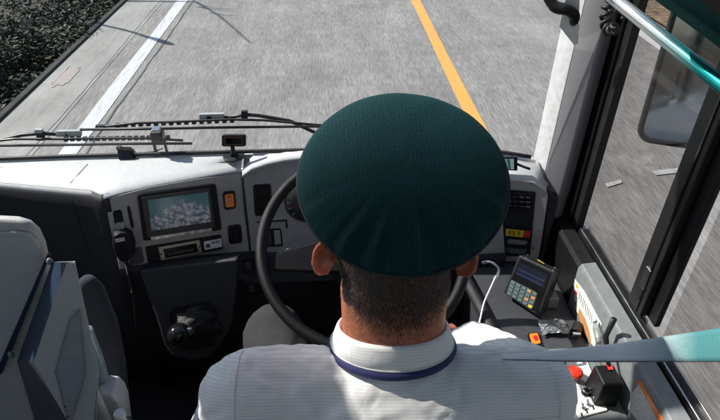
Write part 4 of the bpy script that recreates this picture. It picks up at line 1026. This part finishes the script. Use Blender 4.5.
bd_.ell(HC+Vector((0, .098, -.030)), (.012, .017, .024)); bd_.ell(HC+Vector((0, .104, -.045)), (.015, .013, .010))
bd_.ell(HC+Vector((0, .090, -.075)), (.024, .012, .006)); bd_.ell(HC+Vector((0, .088, -.084)), (.021, .012, .007))
for s in (-1, 1):
    bd_.ell(HC+Vector((s*.034, .082, .016)), (.024, .012, .008)); bd_.ell(HC+Vector((s*.031, .080, -.006)), (.014, .012, .012)); bd_.ell(HC+Vector((s*.045, .062, -.035)), (.020, .020, .018))
# ears
for s, dz, sp in ((-1, .0, 1.0), (1, -.012, .8)):
    ec = HC+Vector((s*(.0925 if s > 0 else .096), -.024, -.016+dz)); out = Vector((s*.62*sp, -.62, 0)).normalized(); fw = Vector((s*.25, .2, 0)); upv = Vector((0, -.18, 1)).normalized()
    nrm_ = out.cross(upv).normalized()
    pts = []
    for i in range(20):
        a = R(-110+ i*250/19)
        pts.append(ec+upv*sin(a)*.030*(1 if sin(a) > 0 else 1.05)+out*(.006+cos(a)*.0135)+upv*.003)
    bd_.tube(pts, [.0030+.0012*sin(pi*i/19) for i in range(20)], 8)
    bd_.ell(ec+out*.002, (.0035, .013, .028), Matrix((nrm_, out, upv)).transposed(), 20, 14)
    bd_.ell(ec-upv*.028-out*.001, (.0050, .0085, .0095), Matrix((nrm_, out, upv)).transposed())
    bd_.ell(ec-out*.006, (.011, .012, .024), Matrix((nrm_, out, upv)).transposed())
bd_.tube([(.08, .570, 1.88), (.08, .572, 1.96), HC+Vector((0, -.016, -.075))], [.055, .0755, .0765], 28)
bd_.ell((.082, .52, 1.62), (.150, .08, .22), nu=24, nv=16)
bd_.capsule(SHL, SHR, .042, .042)
bd_.capsule(SHL, ELL, .048, .040); bd_.capsule(SHR, ELR, .048, .040)
wl_, wr_ = None, None
WL = add_hand(bd_, R(-100), -1, ELL+Vector((0, .12, 0))); WR = add_hand(bd_, R(-57), 1, ELR+Vector((.0, .06, 0)))
bd_.capsule(ELL, WL, .040, .027); bd_.capsule(ELR, WR, .040, .027)
HL, HR_ = Vector((-.02, .46, 1.42)), Vector((.18, .46, 1.42)); KL, KR = Vector((-.168, 1.0, 1.508)), Vector((.30, .97, 1.42)); FL, FR = Vector((-.15, 1.10, .95)), Vector((.26, 1.12, .95))
for h, k, f_ in ((HL, KL, FL), (HR_, KR, FR)): bd_.capsule(h, k, .070, .050); bd_.capsule(k, f_, .048, .036)
body = bd_.build('body', M['skin'], drv, smooth=True, fix=False); remesh(body, .0036, 4)
# shirt
sh_ = MB()
sh_.ell((.082, .490, 1.62), (.195, .135, .31), nu=28, nv=18)
sh_.ell((.082, .505, 1.835), (.190, .095, .120), nu=28, nv=18)
sh_.capsule(SHL+Vector((-.010, 0, 0)), SHR+Vector((.010, 0, 0)), .074, .074, 22)
for s, S_ in ((-1, SHL), (1, SHR)):
    sh_.tube([(.08, .535, 1.882), Vector((.08, .535, 1.890)).lerp(S_, .5), S_], [.068, .071, .076], 20)
sh_.ell((.080, .525, 1.925), (.078, .062, .050))
sh_.capsule(SHL, ELL, .076, .062, 20); sh_.capsule(SHR, ELR, .074, .060, 20)
sh_.capsule(ELL, ELL.lerp(WL, 1.02), .062, .036, 20); sh_.capsule(ELR, ELR.lerp(WR, 1.05), .060, .036, 20)
shm = bpy.data.materials.new('striped_shirt'); shm.use_nodes = True; n_, l_, b_ = N(shm)
b_.inputs['Roughness'].default_value = .85; b_.inputs['Sheen Weight'].default_value = .2
geo = n_.new('ShaderNodeNewGeometry')
def mth2(op, a, b2=None):
    x = n_.new('ShaderNodeMath'); x.operation = op
    for i, k in enumerate([a, b2]):
        if k is None: continue
        if isinstance(k, (int, float)): x.inputs[i].default_value = k
        else: l_.new(k, x.inputs[i])
    return x.outputs[0]
tc = n_.new('ShaderNodeTexCoord')
nzz = n_.new('ShaderNodeTexNoise'); nzz.inputs['Scale'].default_value = 7; l_.new(tc.outputs['Object'], nzz.inputs['Vector'])
dt = n_.new('ShaderNodeVectorMath'); dt.operation = 'DOT_PRODUCT'; l_.new(tc.outputs['Object'], dt.inputs[0]); dt.inputs[1].default_value = (.03, .62, .78)
ph = mth2('ADD', mth2('MULTIPLY', dt.outputs['Value'], 2*pi/.0044), mth2('MULTIPLY', nzz.outputs[0], 9.0))
s1 = mth2('SINE', ph); mr = n_.new('ShaderNodeMapRange'); mr.inputs[1].default_value = -.2; mr.inputs[2].default_value = .9; l_.new(s1, mr.inputs[0])
mx = n_.new('ShaderNodeMix'); mx.data_type = 'RGBA'; l_.new(mr.outputs[0], mx.inputs[0]); mx.inputs[6].default_value = (.84, .83, .79, 1); mx.inputs[7].default_value = (.72, .72, .70, 1)
l_.new(mx.outputs[2], b_.inputs['Base Color'])
wv = n_.new('ShaderNodeTexNoise'); wv.inputs['Scale'].default_value = 1400; l_.new(tc.outputs['Object'], wv.inputs['Vector'])
ml = n_.new('ShaderNodeTexNoise'); ml.inputs['Scale'].default_value = 14; ml.inputs['Detail'].default_value = 3; ml.inputs['Distortion'].default_value = 1.2; l_.new(tc.outputs['Object'], ml.inputs['Vector'])
hh = mth2('ADD', mth2('MULTIPLY', wv.outputs[0], .06), mth2('MULTIPLY', ml.outputs[0], 1.2)); bp = n_.new('ShaderNodeBump'); bp.inputs['Strength'].default_value = .5; bp.inputs['Distance'].default_value = .006
l_.new(hh, bp.inputs['Height']); l_.new(bp.outputs[0], b_.inputs['Normal'])
M['shirt'] = shm
shirt = sh_.build('shirt', shm, drv, smooth=True, fix=False); remesh(shirt, .006, 10)
tx = bpy.data.textures.new('wr', 'CLOUDS'); tx.noise_scale = .085; tx.noise_depth = 3
dm = shirt.modifiers.new('d', 'DISPLACE'); dm.texture = tx; dm.strength = .013; dm.mid_level = .5
tx2 = bpy.data.textures.new('wr2', 'DISTORTED_NOISE'); tx2.noise_scale = .055; tx2.distortion = 1.9
dm = shirt.modifiers.new('d2', 'DISPLACE'); dm.texture = tx2; dm.strength = .0032; dm.mid_level = .5
# trousers
tr_ = MB()
tr_.ell((.08, .44, 1.40), (.18, .14, .11))
for h, k, f_ in ((HL, KL, FL), (HR_, KR, FR)): tr_.capsule(h, k, .095, .080, 20); tr_.capsule(k, f_, .070, .060, 20)
t_ = tr_.build('trousers', M['trousers'], drv, smooth=True, fix=False); remesh(t_, .008, 8)
dm = t_.modifiers.new('d', 'DISPLACE'); dm.texture = tx; dm.strength = .018; dm.mid_level = .5
for f_ in (FL, FR):
    o = MB().ell(f_+Vector((0, .06, -.035)), (.045, .13, .045)).build('shoe', M['gloss'], drv, smooth=True)
# collar (stand and fall), ribbon below its edge
cc_ = Vector((.080, .580, 0)); nC = 64
def cring(rx, ry, z, tilt, front=0): return [Vector((cc_.x+rx*sin(a), cc_.y-ry*cos(a), z+tilt*cos(a))) for a in [2*pi*i/nC for i in range(nC)]]
prof_ = [(.0750, .0745, 1.965, .037), (.0780, .0765, 1.979, .039), (.0805, .0795, 1.981, .039), (.0845, .0835, 1.975, .038), (.0890, .0880, 1.960, .038), (.0945, .0930, 1.942, .038), (.0925, .091, 1.940, .038), (.088, .086, 1.944, .038)]
cb_ = MB(); rings = [cring(*q) for q in prof_]
for r_ in rings: cb_.v += r_
for i in range(len(rings)-1):
    for k in range(nC): cb_.f.append([i*nC+k, i*nC+(k+1) % nC, (i+1)*nC+(k+1) % nC, (i+1)*nC+k]); cb_.mi.append(0)
cl_ = cb_.build('collar', shm, shirt, smooth=True)
rb_ = MB(); rin = [cring(.0940, .0925, 1.9440, .038), cring(.0965, .0955, 1.9430, .038), cring(.0985, .0980, 1.9380, .037), cring(.0980, .0975, 1.9340, .037), cring(.0940, .0930, 1.9340, .037)]
for r_ in rin: rb_.v += r_
for i in range(4):
    for k in range(nC): rb_.f.append([i*nC+k, i*nC+(k+1) % nC, (i+1)*nC+(k+1) % nC, (i+1)*nC+k]); rb_.mi.append(0)
rbo = rb_.build('neck_ribbon', M['navyband'], shirt, smooth=True)
# yoke seam, shoulder seams (raised stitch lines laid on the cloth)
bpy.context.view_layer.update(); dg = bpy.context.evaluated_depsgraph_get()
def bvh_of(o):
    e = o.evaluated_get(dg); me = e.to_mesh(); mw = Matrix.Translation(WORLD[o.name])
    t = BVHTree.FromPolygons([mw@v.co for v in me.vertices], [tuple(p.vertices) for p in me.polygons]); e.to_mesh_clear(); return t
bs_ = bvh_of(shirt); bb_ = bvh_of(body)
def drape(pts, off=.0008):
    out = []
    for p in pts:
        h = bs_.ray_cast(Vector(p)+Vector((0, -.1, .35)), Vector((0, .27, -.96)).normalized())
        if h[0]: out.append(h[0]+h[1]*off)
    return out
def seam(a, b2, n__=40, bow=0):
    pts = [Vector(a).lerp(Vector(b2), i/n__)+Vector((0, -bow*sin(pi*i/n__), 0)) for i in range(n__+1)]
    q = drape(pts)
    if len(q) > 3: MB().tube(q, .0011, 6).build('seam', shm, shirt, smooth=True)
seam((-.20, .482, 1.86), (.36, .482, 1.86), bow=.012); seam((-.145, .60, 1.86), (-.150, .40, 1.86), bow=0); seam((.31, .60, 1.86), (.315, .40, 1.86))
for q_ in ((.0938, .0923, 1.9465, .038), (.0800, .0785, 1.9805, .039)): MB().tube(cring(*q_), .0006, 6, True).build('stitching', M['white'], shirt, smooth=True)
# hair: short strands
hm = bpy.data.materials.new('short_hair'); hm.use_nodes = True; n_, l_, b_ = N(hm); g_ = n_.new('ShaderNodeNewGeometry'); rr_ = n_.new('ShaderNodeValToRGB')
e = rr_.color_ramp.elements; e[0].color = (.014, .008, .005, 1); e[1].color = (.16, .11, .08, 1); q = e.new(.75); q.color = (.050, .028, .017, 1)
l_.new(g_.outputs['Random Per Island'], rr_.inputs[0]); l_.new(rr_.outputs[0], b_.inputs['Base Color']); b_.inputs['Roughness'].default_value = .5
hr = MB(); rnd = random.Random(2); HX = HC.x
cnt = 0
while cnt < 30000:
    z = rnd.uniform(2.01, 2.23); a = rnd.uniform(-1.95, 1.95)
    d = Vector((sin(a), -cos(a), 0)); o_ = Vector((HX, HC.y-.005, z))
    h = bb_.ray_cast(o_+d*.03, d)
    if not h[0]: continue
    p, nn_ = h[0], h[1]
    if nn_.dot(d) < 0: nn_ = -nn_
    if abs(p.x-HX) > .0835 and 2.085 < z < 2.17: continue     # ears stay bare
    line = 2.030+.020*abs(a)**1.5
    f_ = (z-line)/.045+rnd.gauss(0, .18)
    if abs(a) > 1.5 and z < 2.11: continue
    if f_ < 0 or (f_ < 1 and rnd.random() > f_**1.3): cnt += .3; continue
    L = .0045+.0035*min(1, max(0, f_))
    dr = (nn_*.55+Vector((rnd.gauss(0, .12), rnd.gauss(0, .12), -.85))).normalized(); s_ = dr.cross(nn_).normalized()*.00032
    p = p-nn_*.0005; m_ = p+dr*L*.5+nn_*.0008
    hr.add([p-s_, p+s_, m_+s_*.8, m_-s_*.8, p+dr*L], [[0, 1, 2, 3], [3, 2, 4]]); cnt += 1
hr.build('hair', hm, drv, fix=False)
# cap
capc = Vector((.085, .587, 2.246)); tilt = R(23); roll = R(-2.5)
CR = Matrix.Rotation(roll, 3, 'Y') @ Matrix.Rotation(tilt, 3, 'X')
cpm = bpy.data.materials.new('cap_cloth'); cpm.use_nodes = True; n_, l_, b_ = N(cpm)
tc = n_.new('ShaderNodeTexCoord'); wv = n_.new('ShaderNodeTexNoise'); wv.inputs['Scale'].default_value = 900; wv.inputs['Detail'].default_value = 2
mp = n_.new('ShaderNodeMapping'); mp.inputs['Scale'].default_value = (1, .25, 1); l_.new(tc.outputs['Object'], mp.inputs[0]); l_.new(mp.outputs[0], wv.inputs['Vector'])
ww = n_.new('ShaderNodeTexWave'); ww.inputs['Scale'].default_value = 62; ww.inputs['Distortion'].default_value = 1.0; ww.inputs['Detail'].default_value = 2; ww.inputs['Detail Scale'].default_value = 3; l_.new(tc.outputs['Object'], ww.inputs['Vector'])
rr_ = n_.new('ShaderNodeValToRGB'); e = rr_.color_ramp.elements; e[0].position = .3; e[0].color = (.0005, .009, .011, 1); e[1].position = .80; e[1].color = (.002, .048, .051, 1)
ad_ = n_.new('ShaderNodeMath'); ad_.operation = 'MULTIPLY_ADD'; l_.new(ww.outputs[0], ad_.inputs[0]); ad_.inputs[1].default_value = .10; l_.new(wv.outputs[0], ad_.inputs[2])
l_.new(ad_.outputs[0], rr_.inputs[0]); l_.new(rr_.outputs[0], b_.inputs['Base Color']); b_.inputs['Roughness'].default_value = .85; b_.inputs['Specular IOR Level'].default_value = .2; b_.inputs['Sheen Weight'].default_value = .03; b_.inputs['Sheen Roughness'].default_value = .4; b_.inputs['Sheen Tint'].default_value = (.3, .8, .8, 1)
bp = n_.new('ShaderNodeBump'); bp.inputs['Strength'].default_value = .5; bp.inputs['Distance'].default_value = .0012; l_.new(ad_.outputs[0], bp.inputs['Height']); l_.new(bp.outputs[0], b_.inputs['Normal'])
prc = [(0, .015), (.03, .0147), (.06, .0132), (.085, .0095), (.104, .0045), (.117, -.0010), (.1255, -.0070), (.1300, -.0135), (.1312, -.0185), (.1300, -.0235), (.1240, -.028), (.115, -.033), (.105, -.042), (.097, -.054), (.094, -.066), (.0935, -.082), (.093, -.094)]
prs = []
for i in range(len(prc)-1):
    for k in range(3): t_ = k/3; prs.append((prc[i][0]*(1-t_)+prc[i+1][0]*t_, prc[i][1]*(1-t_)+prc[i+1][1]*t_))
prs.append(prc[-1])
def cap_loft(rows, m, name, seg=220):
    mb = MB(); rnd2 = random.Random(8)
    for j, (r, z) in enumerate(rows):
        for k in range(seg):
            a = 2*pi*k/seg; ca_, sa = cos(a), sin(a)        # a=-90deg is the back
            u_ = 0; side = max(0, min(1, (r-.085)/.035)) if z > -.06 else max(0, 1-(-.06-z)/.01)
            back = max(0, -sa)
            pl_ = 0
            g_ = max(0, min(1, (r-.060)/.055))**1.4 if z > -.03 else .6
            bk = max(0, min(1, (-sa-.15)/.6))
            for (f_, ph_, am_) in ((23, .3, .55), (37, 1.9, .30), (15, 2.2, .6)): pl_ += am_*sin(f_*a+ph_+1.2*sin(3*a)+r*20)
            pz = .0040*pl_*g_*bk
            pl_ *= .0010*g_*bk
            wob = .0012*noise.noise(Vector((ca_*r*28, sa*r*28, 3)))+.0022*noise.noise(Vector((ca_*r*12, sa*r*12, 9)))
            fx, fy = 1.0, 1.03
            if r < .0975 and z < -.06: fx, fy = .97, 1.10
            sag = pz-.004*max(0, -sa)*min(1, r/.12)**3
            rr2 = r+pl_
            mb.v.append(capc+CR@Vector((ca_*rr2*fx, sa*rr2*fy, z+sag+wob*(1 if r > .001 else 0))))
    for j in range(len(rows)-1):
        for k in range(seg): mb.f.append([j*seg+k, j*seg+(k+1) % seg, (j+1)*seg+(k+1) % seg, (j+1)*seg+k]); mb.mi.append(0)
    return mb.build(name, m, drv, smooth=True)
crown = cap_loft(prs, cpm, 'cap')
# inner band, visor, piping as parts of the cap
bandm = mat('cap_band', (.006, .02, .022), .7, bump=.6, bscale=1200)
bv = MB()
for j, (s_, z) in enumerate([(1.0, -.076), (1.012, -.078), (1.012, -.100), (.985, -.102)]):
    for k in range(96):
        a = 2*pi*k/96; bv.v.append(capc+CR@Vector((cos(a)*.0915*s_, sin(a)*.1035*s_, z)))
for j in range(3):
    for k in range(96): bv.f.append([j*96+k, j*96+(k+1) % 96, (j+1)*96+(k+1) % 96, (j+1)*96+k]); bv.mi.append(0)
bv.build('cap_band', bandm, crown, smooth=True)
vz = MB(); 
for j in range(9):
    for k in range(25):
        a = R(20+140*k/24); r0 = j/8
        vz.v.append(capc+CR@Vector((cos(a)*(.092+.018*r0), sin(a)*(.104)+r0*.055*sin((a-R(20))/R(140)*pi)**.7, -.094-.022*r0-.006*r0*r0)))
for j in range(8):
    for k in range(24): vz.f.append([j*25+k, j*25+k+1, (j+1)*25+k+1, (j+1)*25+k]); vz.mi.append(0)
o = vz.build('cap_visor', M['gloss'], crown, smooth=True); o.modifiers.new('s', 'SOLIDIFY').thickness = .003
pts = []
for k in range(160):
    a = 2*pi*k/160; pts.append(capc+CR@Vector((cos(a)*.1318, sin(a)*.1318*1.03, -.0205-.004*max(0, -sin(a)))))
MB().tube(pts, .0022, 8, True).build('cap_piping', bandm, crown, smooth=True)
# eyes
for s in (-1, 1): MB().ell(HC+Vector((s*.031, .086, -.005)), (.0115, .0095, .0085)).build('eye', M['white'], drv, smooth=True); MB().ell(HC+Vector((s*.031, .0935, -.005)), (.005, .003, .005)).build('iris', M['gloss'], drv, smooth=True)

# ------------------------------------------------------------------ SEAT BELT
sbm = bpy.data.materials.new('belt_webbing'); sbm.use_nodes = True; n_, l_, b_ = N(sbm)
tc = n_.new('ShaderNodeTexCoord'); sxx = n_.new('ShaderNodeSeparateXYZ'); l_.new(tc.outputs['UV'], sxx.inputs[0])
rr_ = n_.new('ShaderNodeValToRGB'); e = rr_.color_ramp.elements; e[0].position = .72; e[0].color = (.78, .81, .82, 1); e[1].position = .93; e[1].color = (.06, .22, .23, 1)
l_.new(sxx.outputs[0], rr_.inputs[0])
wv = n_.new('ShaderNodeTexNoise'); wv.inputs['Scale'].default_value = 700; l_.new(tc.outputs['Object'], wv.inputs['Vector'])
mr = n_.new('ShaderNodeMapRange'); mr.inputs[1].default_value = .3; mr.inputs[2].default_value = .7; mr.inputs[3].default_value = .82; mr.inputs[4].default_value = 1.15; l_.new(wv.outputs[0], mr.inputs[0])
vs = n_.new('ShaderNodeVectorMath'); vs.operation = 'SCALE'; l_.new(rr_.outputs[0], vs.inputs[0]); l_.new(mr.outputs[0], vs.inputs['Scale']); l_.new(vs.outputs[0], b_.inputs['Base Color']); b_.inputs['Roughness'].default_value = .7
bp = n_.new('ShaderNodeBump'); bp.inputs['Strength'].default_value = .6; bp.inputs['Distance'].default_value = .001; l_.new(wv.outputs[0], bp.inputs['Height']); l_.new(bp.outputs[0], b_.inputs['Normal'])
up_ = [(488, 354.5, .88), (500, 354.3, .845), (512, 353.8, .815), (530, 353, .80), (560, 349.5, .80), (610, 344, .80), (660, 337, .80), (720, 328, .80), (790, 318, .79)]
dn_ = [(488, 358.5, .87), (500, 359.2, .835), (512, 359.8, .80), (530, 360, .785), (560, 361, .78), (610, 361.5, .775), (660, 361.5, .77), (720, 361.5, .765), (790, 362, .755)]
A1 = smoothcurve([D(*p) for p in up_], 6); B1 = smoothcurve([D(*p) for p in dn_], 6)
bm_ = MB(); K = 6
for a, b2 in zip(A1, B1):
    for k in range(K+1): bm_.v.append(a.lerp(b2, k/K)+Vector((0, 0, .0012*sin(pi*k/K))))
for i in range(len(A1)-1):
    for k in range(K): q = i*(K+1)+k; bm_.f.append([q, q+1, q+K+2, q+K+1]); bm_.mi.append(0)
sbt = thing('seat_belt', 'grey seat belt webbing running from the driver\'s right shoulder to the window side', 'seat belt', B1[0])
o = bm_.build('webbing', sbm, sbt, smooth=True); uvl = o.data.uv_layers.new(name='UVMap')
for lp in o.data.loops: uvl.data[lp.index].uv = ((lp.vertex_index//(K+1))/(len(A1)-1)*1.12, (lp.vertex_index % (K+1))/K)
o.modifiers.new('s', 'SOLIDIFY').thickness = .0016
for E_ in (B1,): MB().tube(E_[2:], .0007, 6).build('selvedge', M['darkgrey'], sbt, smooth=True)
# lower run of the belt lying over the right shoulder
q = drape([D(500, 357, .86)+Vector((-.0-.02*i, .012*i, 0)) for i in range(3)], .004)


# ------------------------------------------------------------------ WORLD, CAMERA
w = bpy.data.worlds.new('World'); sc.world = w; w.use_nodes = True
nt = w.node_tree; bg = nt.nodes['Background']; sk_ = nt.nodes.new('ShaderNodeTexSky'); sk_.sky_type = 'NISHITA'; sk_.sun_disc = False
sk_.sun_elevation = math.asin(SUN.z); sk_.sun_rotation = atan2(SUN.x, SUN.y)
nt.links.new(sk_.outputs[0], bg.inputs[0]); bg.inputs[1].default_value = .092
cd = bpy.data.cameras.new('camera'); cam = bpy.data.objects.new('camera', cd); col.objects.link(cam)
cd.lens = 28; cd.sensor_width = 36; cd.clip_start = .02; cd.clip_end = 1500
cam.matrix_world = Matrix.Translation(CAM) @ Matrix((cr, cu, -cf)).transposed().to_4x4()
sc.camera = cam
sc.view_settings.view_transform = 'Standard'; sc.view_settings.look = 'None'; sc.view_settings.gamma = 1; sc.view_settings.use_curve_mapping = False
sc.view_settings.exposure = .8
